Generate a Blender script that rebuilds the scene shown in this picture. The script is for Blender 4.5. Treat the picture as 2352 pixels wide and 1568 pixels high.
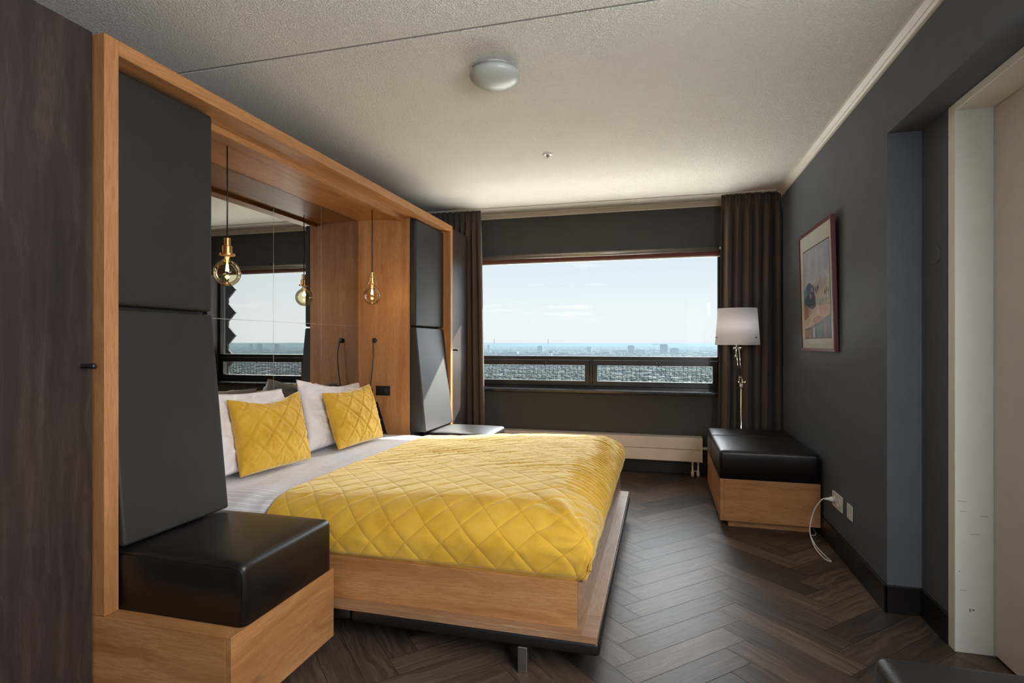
import bpy, bmesh, math, random
from mathutils import Vector, Matrix, noise
PI = math.pi
S = bpy.context.scene
for o in list(bpy.data.objects): bpy.data.objects.remove(o)
COL = S.collection

# ---------------------------------------------------------------- camera
cd = bpy.data.cameras.new('camera'); cam = bpy.data.objects.new('camera', cd); COL.objects.link(cam)
cam.location = (0, 0, 1.25); cam.rotation_euler = (PI/2, 0, math.radians(15.0))
cd.sensor_width = 36; cd.lens = 36*1280/2352; cd.shift_y = 3/2352; cd.clip_start = .05; cd.clip_end = 60000
S.camera = cam
S.view_settings.view_transform = 'Standard'; S.view_settings.look = 'None'
S.view_settings.exposure = 0.3; S.view_settings.gamma = 1.0; S.view_settings.use_curve_mapping = False

# ---------------------------------------------------------------- node helpers
def setin(nd, **kw):
    for k, v in kw.items():
        k = k.replace('_', ' ')
        nd.inputs[k].default_value = v
class NT:
    def __init__(s, tree): s.t = tree; s.n = tree.nodes; s.l = tree.links
    def new(s, typ, **props):
        nd = s.n.new(typ)
        for k, v in props.items(): setattr(nd, k, v)
        return nd
    def link(s, a, b): s.l.new(a, b)
    def math(s, op, a, b=None, clamp=False):
        nd = s.n.new('ShaderNodeMath'); nd.operation = op; nd.use_clamp = clamp
        for i, v in enumerate((a, b)):
            if v is None: continue
            if hasattr(v, 'is_linked'): s.l.new(v, nd.inputs[i])
            else: nd.inputs[i].default_value = v
        return nd.outputs[0]
    def ramp(s, fac, stops, interp='LINEAR'):
        nd = s.n.new('ShaderNodeValToRGB'); cr = nd.color_ramp; cr.interpolation = interp
        while len(cr.elements) < len(stops): cr.elements.new(.5)
        for e, (p, c) in zip(cr.elements, stops):
            e.position = p; e.color = (*c, 1) if len(c) == 3 else c
        s.l.new(fac, nd.inputs[0]); return nd.outputs[0]
    def noise(s, vec, scale, detail=3, rough=.55, dist=0):
        nd = s.n.new('ShaderNodeTexNoise'); setin(nd, Scale=scale, Detail=detail, Roughness=rough, Distortion=dist)
        if vec is not None: s.l.new(vec, nd.inputs['Vector'])
        return nd.outputs[0]
    def mapping(s, vec, scale=(1, 1, 1), loc=(0, 0, 0), rot=(0, 0, 0)):
        nd = s.n.new('ShaderNodeMapping'); nd.inputs['Scale'].default_value = scale
        nd.inputs['Location'].default_value = loc; nd.inputs['Rotation'].default_value = rot
        s.l.new(vec, nd.inputs['Vector']); return nd.outputs[0]
    def mix(s, fac, a, b, typ='MIX'):
        nd = s.n.new('ShaderNodeMix'); nd.data_type = 'RGBA'; nd.blend_type = typ
        for sock, v in ((nd.inputs[0], fac), (nd.inputs[6], a), (nd.inputs[7], b)):
            if hasattr(v, 'is_linked'): s.l.new(v, sock)
            else: sock.default_value = (*v, 1) if isinstance(v, tuple) and len(v) == 3 else v
        return nd.outputs[2]
    def bump(s, h, strength=.3, dist=.01):
        nd = s.n.new('ShaderNodeBump'); setin(nd, Strength=strength, Distance=dist)
        s.l.new(h, nd.inputs['Height']); return nd.outputs[0]
    def coord(s, kind='Object'): return s.n.new('ShaderNodeTexCoord').outputs[kind]

# ---------------------------------------------------------------- world
W = bpy.data.worlds.new('sky'); S.world = W; W.use_nodes = True
w = NT(W.node_tree); w.n.clear()
wo = w.new('ShaderNodeOutputWorld'); bg = w.new('ShaderNodeBackground'); w.link(bg.outputs[0], wo.inputs[0])
gen = w.coord('Generated'); sx = w.new('ShaderNodeSeparateXYZ'); w.link(gen, sx.inputs[0])
sky = w.ramp(sx.outputs[2], [(0, (.73, .765, .79)), (.035, (.75, .79, .81)), (.09, (.70, .76, .81)), (.16, (.61, .70, .78)), (.45, (.32, .48, .68)), (1, (.2, .34, .60))])
cl = w.noise(w.mapping(gen, (5.5, 5.5, 46)), 1.0, 5, .6)
cl = w.ramp(cl, [(.60, (0, 0, 0)), (.72, (1, 1, 1))])
band = w.ramp(sx.outputs[2], [(.02, (0, 0, 0)), (.06, (1, 1, 1)), (.3, (1, 1, 1)), (.5, (0, 0, 0))])
clm = w.mix(1.0, cl, band, 'MULTIPLY')
skyc = w.mix(clm, sky, (.86, .87, .86))
# bright sky around the sun, higher than the window lets the camera see
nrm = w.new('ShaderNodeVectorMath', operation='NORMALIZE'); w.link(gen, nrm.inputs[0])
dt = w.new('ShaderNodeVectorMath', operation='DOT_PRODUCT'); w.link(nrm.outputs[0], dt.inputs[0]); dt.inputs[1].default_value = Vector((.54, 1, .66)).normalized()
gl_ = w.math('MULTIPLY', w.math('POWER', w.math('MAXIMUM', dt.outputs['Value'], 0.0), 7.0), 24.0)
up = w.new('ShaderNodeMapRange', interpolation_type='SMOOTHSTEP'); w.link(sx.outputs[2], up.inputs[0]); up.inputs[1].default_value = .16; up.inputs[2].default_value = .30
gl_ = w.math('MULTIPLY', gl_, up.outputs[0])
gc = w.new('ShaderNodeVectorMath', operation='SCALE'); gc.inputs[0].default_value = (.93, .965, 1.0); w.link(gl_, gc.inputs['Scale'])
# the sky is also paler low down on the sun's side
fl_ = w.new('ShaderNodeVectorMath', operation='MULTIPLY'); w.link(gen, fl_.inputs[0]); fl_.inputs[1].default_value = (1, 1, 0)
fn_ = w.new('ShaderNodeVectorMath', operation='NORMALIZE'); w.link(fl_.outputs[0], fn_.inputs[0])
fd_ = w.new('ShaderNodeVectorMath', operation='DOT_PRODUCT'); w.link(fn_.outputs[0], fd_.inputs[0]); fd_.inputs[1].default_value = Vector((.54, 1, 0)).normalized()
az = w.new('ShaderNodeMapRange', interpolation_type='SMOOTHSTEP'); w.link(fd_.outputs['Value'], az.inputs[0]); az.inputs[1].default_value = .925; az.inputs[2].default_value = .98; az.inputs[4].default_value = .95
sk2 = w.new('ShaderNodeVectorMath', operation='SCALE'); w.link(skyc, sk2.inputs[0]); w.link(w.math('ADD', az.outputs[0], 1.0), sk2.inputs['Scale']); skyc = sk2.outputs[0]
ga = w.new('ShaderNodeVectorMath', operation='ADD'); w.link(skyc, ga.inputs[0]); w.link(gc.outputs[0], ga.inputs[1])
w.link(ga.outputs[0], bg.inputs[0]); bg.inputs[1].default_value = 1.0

# ---------------------------------------------------------------- sun, daylight and added fill lights
def lamp(name, typ, loc, direction, energy, color, **kw):
    l = bpy.data.lights.new(name, typ); o = bpy.data.objects.new(name, l); COL.objects.link(o)
    o.location = loc; o.rotation_euler = Vector(direction).to_track_quat('-Z', 'Y').to_euler()
    l.energy = energy; l.color = color
    for k, v in kw.items(): setattr(l, k, v)
    return o
lamp('sun', 'SUN', (6, 12, 9), (-.54, -1, -.66), 16.0, (1, .95, .86), angle=math.radians(.6))
# weak fill added behind the camera, stands for no known window
lamp('back_fill', 'AREA', (-.7, -2.0, 1.35), (0, 1, 0), 11.0, (.96, .98, 1), shape='RECTANGLE', size=3.2, size_y=2.3)
lamp('hall_daylight', 'AREA', (1.13, .65, 1.35), (-1, .12, -.22), 118.0, (.96, .975, 1), shape='RECTANGLE', size=1.9, size_y=1.4)
lamp('jamb_fill', 'AREA', (.92, -.25, 1.6), (.03, 1, -.04), 6.5, (.97, .98, 1), shape='RECTANGLE', size=.8, size_y=1.1)  # added fill out of view, brightens the door jamb and right side
# upward fill added to brighten the ceiling, unseen below the sill
lamp('ceiling_fill', 'AREA', (-.7, 7.2, .57), (0, 0, 1), 270.0, (1, .965, .88), shape='RECTANGLE', size=3.0, size_y=1.9)

# ---------------------------------------------------------------- materials
def mat(name):
    m = bpy.data.materials.new(name); m.use_nodes = True
    t = NT(m.node_tree); p = t.n['Principled BSDF']; return m, t, p
def plain(name, col, rough=.5, metal=0, bump=0, bscale=200, var=0, spec=.5):
    m, t, p = mat(name); p.inputs['Roughness'].default_value = rough; p.inputs['Metallic'].default_value = metal
    p.inputs['Specular IOR Level'].default_value = spec
    c = t.coord(); n = t.noise(c, 6 if not var else 9, 4)
    v = var or .04
    a = tuple(x*(1-v) for x in col); b = tuple(min(1, x*(1+v)) for x in col)
    t.link(t.ramp(n, [(.3, a), (.7, b)]), p.inputs['Base Color'])
    if bump:
        t.link(t.bump(t.noise(c, bscale, 2), bump, .002), p.inputs['Normal'])
    return m
def wood(name, dark, mid, light, axis='Z', rough=.42, scale=1.0, knots=True, spec=.35):
    m, t, p = mat(name); c = t.coord()
    st = {'X': (1, 14, 14), 'Y': (14, 1, 14), 'Z': (14, 14, 1)}[axis]
    st = tuple(k*scale for k in st)
    warp = t.noise(c, 2.2*scale, 2); v = t.mapping(c, st)
    addn = t.new('ShaderNodeVectorMath', operation='ADD'); t.link(v, addn.inputs[0])
    cb = t.new('ShaderNodeCombineXYZ'); wm = t.math('MULTIPLY', warp, 1.3)
    for i in range(3): t.link(wm, cb.inputs[i])
    t.link(cb.outputs[0], addn.inputs[1])
    g1 = t.noise(addn.outputs[0], 1.1, 5, .6, .6)
    fine = t.noise(t.mapping(c, tuple(k*5 for k in st)), 3.0, 3, .7)
    col = t.ramp(g1, [(.28, dark), (.5, mid), (.74, light)])
    col = t.mix(t.math('MULTIPLY', t.ramp(fine, [(.38, (1, 1, 1)), (.55, (0, 0, 0))]), .55), col, dark)
    if knots:
        vo = t.new('ShaderNodeTexVoronoi'); setin(vo, Scale=2.3); t.link(t.mapping(c, {'X': (.55, 1.6, 1.6), 'Y': (1.6, .55, 1.6), 'Z': (1.6, 1.6, .55)}[axis]), vo.inputs['Vector'])
        kn = t.ramp(t.math('ADD', vo.outputs['Distance'], t.math('MULTIPLY', t.noise(c, 38, 3), .10)), [(.085, (1, 1, 1)), (.15, (0, 0, 0))])
        col = t.mix(t.math('MULTIPLY', kn, .75), col, tuple(x*.3 for x in dark))
    t.link(col, p.inputs['Base Color']); p.inputs['Roughness'].default_value = rough
    p.inputs['Specular IOR Level'].default_value = spec
    t.link(t.bump(fine, .12, .001), p.inputs['Normal'])
    return m
M = {}
OD, OM, OL = (.28, .118, .040), (.42, .200, .076), (.51, .265, .112)
for ax in 'XYZ': M['oak'+ax] = wood('oak_'+ax, OD, OM, OL, ax, knots=(ax != 'X'))
TD, TM, TL = (.15, .085, .05), (.25, .15, .09), (.32, .205, .13)
for ax in 'XYZ': M['tray'+ax] = wood('walnut_oak_'+ax, (.19, .10, .05), (.31, .175, .095), (.41, .25, .145), ax, .38, knots=False)
M['darkwood'] = wood('dark_veneer', (.022, .0145, .0125), (.036, .0245, .021), (.072, .049, .038), 'Z', .38, 1.6, False, .45)
def leather(name, col, rough, bs=.22):
    m, t, p = mat(name); c = t.coord()
    vo = t.new('ShaderNodeTexVoronoi'); setin(vo, Scale=420.0); t.link(c, vo.inputs['Vector'])
    h = t.math('ADD', vo.outputs['Distance'], t.noise(c, 7, 3))
    t.link(t.bump(h, bs, .0016), p.inputs['Normal'])
    n = t.noise(c, 5, 3); t.link(t.ramp(n, [(.3, tuple(x*.85 for x in col)), (.7, tuple(x*1.15 for x in col))]), p.inputs['Base Color'])
    p.inputs['Roughness'].default_value = rough; p.inputs['Specular IOR Level'].default_value = .5
    return m
M['leather'] = leather('black_brown_leather', (.009, .0075, .007), .36)
M['leather_back'] = leather('charcoal_leather', (.015, .0138, .0128), .56, .3)
M['wall'] = plain('charcoal_wall_paint', (.100, .111, .127), .62, bump=.25, bscale=260, var=.06, spec=.3)
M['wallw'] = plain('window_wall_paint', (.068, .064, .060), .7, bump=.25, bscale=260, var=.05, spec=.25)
def ceiling_mat():
    m, t, p = mat('stipple_plaster'); c = t.coord()
    n = t.noise(c, 150, 2, .5); h = t.ramp(n, [(.42, (0, 0, 0)), (.60, (1, 1, 1))])
    t.link(t.bump(h, .9, .006), p.inputs['Normal'])
    t.link(t.ramp(t.noise(c, 1.5, 3), [(.3, (.80, .765, .70)), (.7, (.84, .81, .745))]), p.inputs['Base Color'])
    p.inputs['Roughness'].default_value = .9; p.inputs['Specular IOR Level'].default_value = .1
    return m
M['ceiling'] = ceiling_mat()
M['crown'] = plain('cream_gloss_paint', (.62, .57, .50), .45)
M['baseboard'] = plain('black_skirting', (.010, .009, .0085), .32)
M['doorpaint'] = plain('grey_cream_door_paint', (.80, .79, .72), .42, var=.03)
M['doorleaf'] = plain('cream_door_leaf', (.62, .56, .52), .5, var=.03)
M['gap'] = plain('dark_gap', (.02, .018, .016), .8)
M['black'] = plain('black_plastic', (.008, .008, .008), .35)
M['blackmetal'] = plain('black_metal', (.012, .012, .012), .4, .3)
M['frameblack'] = plain('black_window_profile', (.016, .016, .017), .28)
M['granite'] = plain('dark_polished_sill', (.022, .024, .027), .16, var=.3)
M['white'] = plain('white_plastic', (.78, .76, .72), .35)
M['rad'] = plain('cream_radiator_enamel', (.66, .58, .52), .38, var=.02)
M['steel'] = plain('brushed_steel', (.55, .52, .5), .3, 1)
M['chrome'] = plain('chrome', (.82, .78, .68), .12, 1)
M['brass'] = plain('brushed_brass', (.72, .42, .17), .28, 1)
M['redframe'] = plain('dark_red_lacquer', (.135, .022, .028), .4)
M['mount'] = plain('passe_partout', (.66, .63, .60), .7)
M['brownfab'] = plain('red_brown_blind', (.17, .055, .04), .8)
M['alu'] = plain('satin_aluminium', (.38, .34, .29), .3, .6)
m = bpy.data.materials.new('white_lampshade'); m.use_nodes = True; t = NT(m.node_tree); t.n.clear()
out = t.new('ShaderNodeOutputMaterial'); d1 = t.new('ShaderNodeBsdfDiffuse'); d2 = t.new('ShaderNodeBsdfTranslucent'); mx = t.new('ShaderNodeMixShader')
d1.inputs[0].default_value = (.88, .85, .86, 1); d2.inputs[0].default_value = (.88, .85, .84, 1); mx.inputs[0].default_value = .5
t.link(d1.outputs[0], mx.inputs[1]); t.link(d2.outputs[0], mx.inputs[2]); t.link(mx.outputs[0], out.inputs[0]); M['shade'] = m
M['opal'] = plain('opal_glass', (.42, .45, .41), .35)
def cloth(name, col, sheen=.3, rough=.85, bs=.2, sc=900):
    m, t, p = mat(name); c = t.coord(); p.inputs['Roughness'].default_value = rough
    p.inputs['Sheen Weight'].default_value = sheen; p.inputs['Specular IOR Level'].default_value = .15
    n = t.noise(c, 4, 3)
    t.link(t.ramp(n, [(.3, tuple(x*.9 for x in col)), (.7, tuple(min(1, x*1.08) for x in col))]), p.inputs['Base Color'])
    t.link(t.bump(t.noise(c, sc, 2), bs, .001), p.inputs['Normal'])
    return m
M['curtain'] = cloth('brown_curtain', (.088, .063, .051), .25)
M['curtain'].node_tree.nodes['Principled BSDF'].inputs['Sheen Tint'].default_value = (.5, .4, .33, 1)
M['linen'] = cloth('white_linen', (.84, .80, .81), .15)
def velvet(name='mustard_velvet', q=0):
    m, t, p = mat(name); c = t.coord()
    n = t.noise(c, 7, 4, .6)
    col = t.ramp(n, [(.3, (.55, .305, .024)), (.5, (.65, .378, .040)), (.72, (.72, .44, .062))])
    h = t.math('MULTIPLY', t.noise(c, 26, 4, .6), .35)
    if q:   # stitched diamond seams, in cloth lengths
        uv = t.coord('UV'); sp = t.new('ShaderNodeSeparateXYZ'); t.link(uv, sp.inputs[0]); ds = []
        for sg in (.96, -.96):
            v = t.math('DIVIDE', t.math('ADD', sp.outputs[0], t.math('MULTIPLY', sp.outputs[1], sg)), q)
            ds.append(t.math('MULTIPLY', t.math('ABSOLUTE', t.math('SUBTRACT', v, t.math('ROUND', v))), q*.72))
        d = t.math('MINIMUM', ds[0], ds[1])
        ln = t.ramp(t.math('MULTIPLY', d, 100), [(0, (0, 0, 0)), (.16, (.7, .7, .7)), (.6, (1, 1, 1))], 'EASE')
        h = t.math('ADD', h, ln)
        col = t.mix(t.ramp(t.math('MULTIPLY', d, 100), [(.04, (1, 1, 1)), (.12, (0, 0, 0))]), col, (.50, .28, .025))
    t.link(col, p.inputs['Base Color'])
    p.inputs['Roughness'].default_value = .72; p.inputs['Sheen Weight'].default_value = 1.0
    p.inputs['Sheen Roughness'].default_value = .42; p.inputs['Sheen Tint'].default_value = (1, .84, .48, 1)
    p.inputs['Specular IOR Level'].default_value = .12
    t.link(t.bump(h, .4, .005), p.inputs['Normal'])
    return m
M['quilt'] = velvet('mustard_velvet_quilt', .155)
M['velvet'] = velvet()
def sheet_mat():
    m, t, p = mat('striped_sheet'); uv = t.coord('UV')
    sp = t.new('ShaderNodeSeparateXYZ'); t.link(uv, sp.inputs[0])
    f = t.math('FRACT', t.math('DIVIDE', sp.outputs[1], .028))
    k = t.math('LESS_THAN', f, .22)
    t.link(t.mix(k, (.74, .735, .785), (.90, .90, .94)), p.inputs['Base Color'])
    p.inputs['Roughness'].default_value = .8; p.inputs['Specular IOR Level'].default_value = .2
    t.link(t.bump(t.noise(uv, 14, 3), .25, .02), p.inputs['Normal'])
    return m
M['sheet'] = sheet_mat()
def floor_mat():
    m, t, p = mat('herringbone_oak_vinyl'); uv = t.coord('UV')
    at = t.new('ShaderNodeAttribute', attribute_name='plank')
    sp = t.new('ShaderNodeSeparateXYZ'); t.link(at.outputs['Vector'], sp.inputs[0])
    off = t.new('ShaderNodeVectorMath', operation='MULTIPLY_ADD'); t.link(at.outputs['Vector'], off.inputs[0])
    off.inputs[1].default_value = (37, 53, 0); t.link(uv, off.inputs[2])
    warp = t.noise(off.outputs[0], 5, 2)
    add = t.new('ShaderNodeVectorMath', operation='ADD'); t.link(t.mapping(off.outputs[0], (2.2, 42, 1)), add.inputs[0])
    cb = t.new('ShaderNodeCombineXYZ'); t.link(t.math('MULTIPLY', warp, 3.2), cb.inputs[1]); t.link(cb.outputs[0], add.inputs[1])
    g = t.noise(add.outputs[0], 1.0, 4, .6, .8)
    fine = t.noise(t.mapping(off.outputs[0], (14, 420, 1)), 1.0, 3, .7)
    a = t.ramp(g, [(.25, (.034, .0205, .0135)), (.5, (.086, .056, .039)), (.75, (.155, .106, .076))])
    a = t.mix(t.math('MULTIPLY', t.ramp(fine, [(.4, (1, 1, 1)), (.65, (0, 0, 0))]), .5), a, (.034, .024, .019))
    br = t.math('ADD', t.math('MULTIPLY', sp.outputs[0], 1.0), .5)
    mu = t.new('ShaderNodeVectorMath', operation='SCALE'); t.link(a, mu.inputs[0]); t.link(br, mu.inputs['Scale'])
    t.link(mu.outputs[0], p.inputs['Base Color'])
    t.link(t.math('ADD', t.math('MULTIPLY', fine, .16), .33), p.inputs['Roughness'])
    p.inputs['Specular IOR Level'].default_value = .30
    t.link(t.bump(fine, .35, .0015), p.inputs['Normal'])
    return m
M['floor'] = floor_mat()
def glass_mat(name, tint, refl=.6, edge=None):
    m = bpy.data.materials.new(name); m.use_nodes = True; t = NT(m.node_tree); t.n.clear()
    out = t.new('ShaderNodeOutputMaterial'); tr = t.new('ShaderNodeBsdfTransparent'); gl = t.new('ShaderNodeBsdfGlossy')
    gl.inputs['Roughness'].default_value = 0.01; fr = t.new('ShaderNodeFresnel'); fr.inputs[0].default_value = 1.45
    mx = t.new('ShaderNodeMixShader'); tr.inputs[0].default_value = (*tint, 1)
    if edge:
        lw = t.new('ShaderNodeLayerWeight'); lw.inputs[0].default_value = .35
        t.link(t.mix(lw.outputs['Facing'], tint, edge), tr.inputs[0])
    t.link(t.math('MULTIPLY', fr.outputs[0], refl, True), mx.inputs[0])
    t.link(tr.outputs[0], mx.inputs[1]); t.link(gl.outputs[0], mx.inputs[2]); t.link(mx.outputs[0], out.inputs[0])
    return m
M['glass'] = glass_mat('window_glass', (.97, .985, .98), .13)
M['amber'] = glass_mat('amber_bulb_glass', (.97, .90, .70), .75, (.90, .78, .55))
def emit(name, col, s):
    m = bpy.data.materials.new(name); m.use_nodes = True; t = NT(m.node_tree); t.n.clear()
    out = t.new('ShaderNodeOutputMaterial'); e = t.new('ShaderNodeEmission'); e.inputs[0].default_value = (*col, 1); e.inputs[1].default_value = s
    t.link(e.outputs[0], out.inputs[0]); return m
M['filament'] = emit('glowing_filament', (1, .62, .25), 60)
m, t, p = mat('bronze_mirror'); p.inputs['Metallic'].default_value = 1; p.inputs['Roughness'].default_value = .0
t.link(t.ramp(t.noise(t.coord(), 1.2), [(0, (.43, .425, .405)), (1, (.44, .435, .415))]), p.inputs['Base Color']); M['mirror'] = m
M['mirroredge'] = plain('mirror_ground_edge', (.55, .52, .46), .2, .8)

# ---------------------------------------------------------------- object helpers
def meshobj(name, bm, material, parent=None, smooth=False, loc=None):
    """bm is in world coordinates; the object's origin goes to its parent's base (or loc)."""
    me = bpy.data.meshes.new(name)
    org = Vector(parent.get('_o', (0, 0, 0))) if parent is not None else Vector(loc or (0, 0, 0))
    if org.length: bmesh.ops.translate(bm, vec=-org, verts=bm.verts)
    bm.normal_update(); bm.to_mesh(me); bm.free()
    if smooth:
        for f in me.polygons: f.use_smooth = True
    for mm in (material if isinstance(material, (list, tuple)) else [material]): me.materials.append(mm)
    o = bpy.data.objects.new(name, me); COL.objects.link(o)
    if parent is not None: o.parent = parent
    elif loc: o.location = loc
    o['_o'] = tuple(org)
    return o
def tag(o, label, cat, group=None, kind=None):
    if label: o['label'] = label
    if cat: o['category'] = cat
    if group: o['group'] = group
    if kind: o['kind'] = kind
    return o
def thing(name, loc, label=None, cat=None, group=None, kind=None):
    o = bpy.data.objects.new(name, None); COL.objects.link(o); o.location = loc; o['_o'] = tuple(loc)
    o.empty_display_size = .05
    return tag(o, label, cat, group, kind)
def box(bm, x0, x1, y0, y1, z0, z1, bev=0, seg=2, mi=0):
    r = bmesh.ops.create_cube(bm, size=1)
    vs = r['verts']
    for v in vs:
        v.co = Vector(((x0+x1)/2+v.co.x*(x1-x0), (y0+y1)/2+v.co.y*(y1-y0), (z0+z1)/2+v.co.z*(z1-z0)))
    if bev:
        es = list({e for v in vs for e in v.link_edges})
        bmesh.ops.bevel(bm, geom=es, offset=bev, segments=seg, affect='EDGES', profile=.5)
    return bm
def boxobj(name, dims, material, parent=None, bev=.002, seg=2, smooth=False):
    bm = bmesh.new(); box(bm, *dims, bev=bev, seg=seg); return meshobj(name, bm, material, parent, smooth)
def tube(bm, pts, r, n=10, cap=True):
    pts = [Vector(p) for p in pts]; rings = []
    up = None
    for i, p in enumerate(pts):
        d = (pts[min(i+1, len(pts)-1)]-pts[max(i-1, 0)]).normalized()
        if up is None: up = d.orthogonal().normalized()
        a = (up-d*up.dot(d)).normalized(); up = a; b = d.cross(a)
        rr = r[i] if isinstance(r, (list, tuple)) else r
        rings.append([bm.verts.new(p+(a*math.cos(2*PI*k/n)+b*math.sin(2*PI*k/n))*rr) for k in range(n)])
    for A, B in zip(rings, rings[1:]):
        for k in range(n): bm.faces.new((A[k], A[(k+1) % n], B[(k+1) % n], B[k]))
    if cap:
        bm.faces.new(rings[0][::-1]); bm.faces.new(rings[-1])
    return bm
def lathe(bm, prof, c, n=40, axis='Z', capped=True):
    """prof: list of (r, h) along the axis starting at c"""
    rings = []
    for r, h in prof:
        ring = []
        for k in range(n):
            a = 2*PI*k/n; x, y = r*math.cos(a), r*math.sin(a)
            v = {'Z': (x, y, h), 'X': (h, x, y), 'Y': (x, h, y)}[axis]
            ring.append(bm.verts.new(Vector(c)+Vector(v)))
        rings.append(ring)
    for A, B in zip(rings, rings[1:]):
        for k in range(n): bm.faces.new((A[k], A[(k+1) % n], B[(k+1) % n], B[k]))
    if capped:
        bm.faces.new(rings[0][::-1]); bm.faces.new(rings[-1])
    bmesh.ops.recalc_face_normals(bm, faces=bm.faces)
    return bm
def bez(p0, p1, p2, p3, n=14):
    P = [Vector(p) for p in (p0, p1, p2, p3)]; out = []
    for i in range(n+1):
        t = i/n; out.append(P[0]*(1-t)**3+P[1]*3*t*(1-t)**2+P[2]*3*t*t*(1-t)+P[3]*t**3)
    return out
def spline(pts, n=8):
    P = [Vector(p) for p in pts]; P = [P[0]*2-P[1]]+P+[P[-1]*2-P[-2]]; out = []
    for i in range(1, len(P)-2):
        for k in range(n):
            t = k/n; a, b, c, d = P[i-1:i+3]
            out.append(.5*((2*b)+(c-a)*t+(2*a-5*b+4*c-d)*t*t+(3*b-a-3*c+d)*t**3))
    out.append(P[-2]); return out
def struct(name, dims, material, bev=0):
    o = boxobj(name, dims, material, None, bev); o['kind'] = 'structure'; return o
def prism(bm, poly, plane, a, b):
    """extrude a 2-D polygon along an axis: plane 'XZ' extrudes in Y from a to b, 'YZ' in X"""
    def P(u, v, w): return {'XZ': (u, w, v), 'YZ': (w, u, v), 'XY': (u, v, w)}[plane]
    A = [bm.verts.new(P(u, v, a)) for u, v in poly]; B = [bm.verts.new(P(u, v, b)) for u, v in poly]
    n = len(poly)
    for i in range(n): bm.faces.new((A[i], A[(i+1) % n], B[(i+1) % n], B[i]))
    bm.faces.new(A[::-1]); bm.faces.new(B)
    bmesh.ops.recalc_face_normals(bm, faces=bm.faces); return bm
def fbm(x, y, z=0, o=3): return noise.fractal(Vector((x, y, z)), .8, 2.1, o)

CZ = 2.57          # ceiling
XL, XR, XR2 = -2.42, 1.014, 1.154
YW = 5.56          # window wall inner face
YB = -2.1

# ================================================================ SETTING
# floor: herringbone planks
def build_floor():
    Wp, n = .122, 5; u0, v0 = 1.535, 1.662; g = .0011; r2 = math.sqrt(2)
    bm = bmesh.new(); uvl = bm.loops.layers.uv.new('UVMap'); at = bm.verts.layers.float_vector.new('plank')
    rnd = random.Random(4)
    def quad(ua, ub, va, vb, horiz):
        vs = []; rv = (rnd.random(), rnd.random(), rnd.random())
        for (u, v) in ((ua+g, va+g), (ub-g, va+g), (ub-g, vb-g), (ua+g, vb-g)):
            vt = bm.verts.new(((u-v)/r2, (u+v)/r2, 0)); vt[at] = rv; vs.append((vt, u, v))
        f = bm.faces.new([q[0] for q in vs])
        for lp, (_, u, v) in zip(f.loops, vs):
            a, b = (u-ua, v-va) if horiz else (v-va, u-ua)
            lp[uvl].uv = (a+rv[0]*3, b+rv[1]*3)
    for i in range(-60, 75):
        for j in range(-60, 75):
            m = (i-j) % (2*n)
            if m == 0: ua, ub, va, vb, hz = i, i+n, j, j+1, True
            elif m == 2*n-1: ua, ub, va, vb, hz = i, i+1, j, j+n, False
            else: continue
            U0, U1, V0, V1 = u0+ua*Wp, u0+ub*Wp, v0+va*Wp, v0+vb*Wp
            x, y = ((U0+U1)-(V0+V1))/2/r2, ((U0+U1)+(V0+V1))/2/r2
            if not (-2.9 < x < 1.75 and -2.6 < y < 6.1): continue
            quad(U0, U1, V0, V1, hz)
    for co, no in (((XL, 0, 0), (-1, 0, 0)), ((1.4, 0, 0), (1, 0, 0)), ((0, YB, 0), (0, -1, 0)), ((0, YW+.05, 0), (0, 1, 0))):
        bmesh.ops.bisect_plane(bm, geom=bm.verts[:]+bm.edges[:]+bm.faces[:], plane_co=co, plane_no=no, clear_outer=True)
    o = meshobj('floor', bm, M['floor']); o['kind'] = 'structure'
    struct('floor_slab', (XL-.3, 1.5, YB-.2, YW+.3, -.15, -.0015), M['gap'])
build_floor()
# ceiling with the narrow joint at Y = 2.22
bm = bmesh.new(); box(bm, XL-.3, 1.5, YB-.2, 2.210, CZ, CZ+.15); box(bm, XL-.3, 1.5, 2.228, YW+.3, CZ, CZ+.15); box(bm, XL-.3, 1.5, 2.2, 2.24, CZ+.035, CZ+.1)
o = meshobj('ceiling', bm, M['ceiling']); o['kind'] = 'structure'
struct('ceiling_joint', (XL, 1.3, 2.2105, 2.2275, CZ+.004, CZ+.030), plain('joint_filler', (.30, .28, .25), .9))
struct('wall_left', (XL-.15, XL, YB, YW+.29, 0, CZ), M['wall'])
struct('wall_back', (XL-.15, 1.5, YB-.15, YB, 0, CZ), M['wall'])
# right wall: thick part, lintel over the recess, recess wall
bm = bmesh.new()
prof = [(XR, 2.955), (XR, YW+.3), (1.5, YW+.3), (1.5, 2.66), (XR2, 2.66), (XR2, 2.955)]
prism(bm, prof, 'XY', 0, 2.222)
box(bm, XR, 1.5, YB, YW+.3, 2.222, CZ)
o = meshobj('wall_right', bm, M['wall']); o['kind'] = 'structure'
struct('wall_right_near', (XR2, 1.5, YB, 1.66, 0, 2.222), M['wall'])
struct('wall_right_behind_door', (1.33, 1.5, 1.66, 2.64, 0, 2.222), M['gap'])
# window wall around the opening
WX0, WX1, WZ0, WZ1 = -2.05, .56, .756, 2.15
bm = bmesh.new()
box(bm, XL-.15, WX0, YW, 5.85, 0, CZ); box(bm, WX1, 1.5, YW, 5.85, 0, CZ)
box(bm, WX0, WX1, YW, 5.85, 0, WZ0); box(bm, WX0, WX1, YW, 5.85, WZ1, CZ)
o = meshobj('wall_window', bm, M['wallw']); o['kind'] = 'structure'
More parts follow.
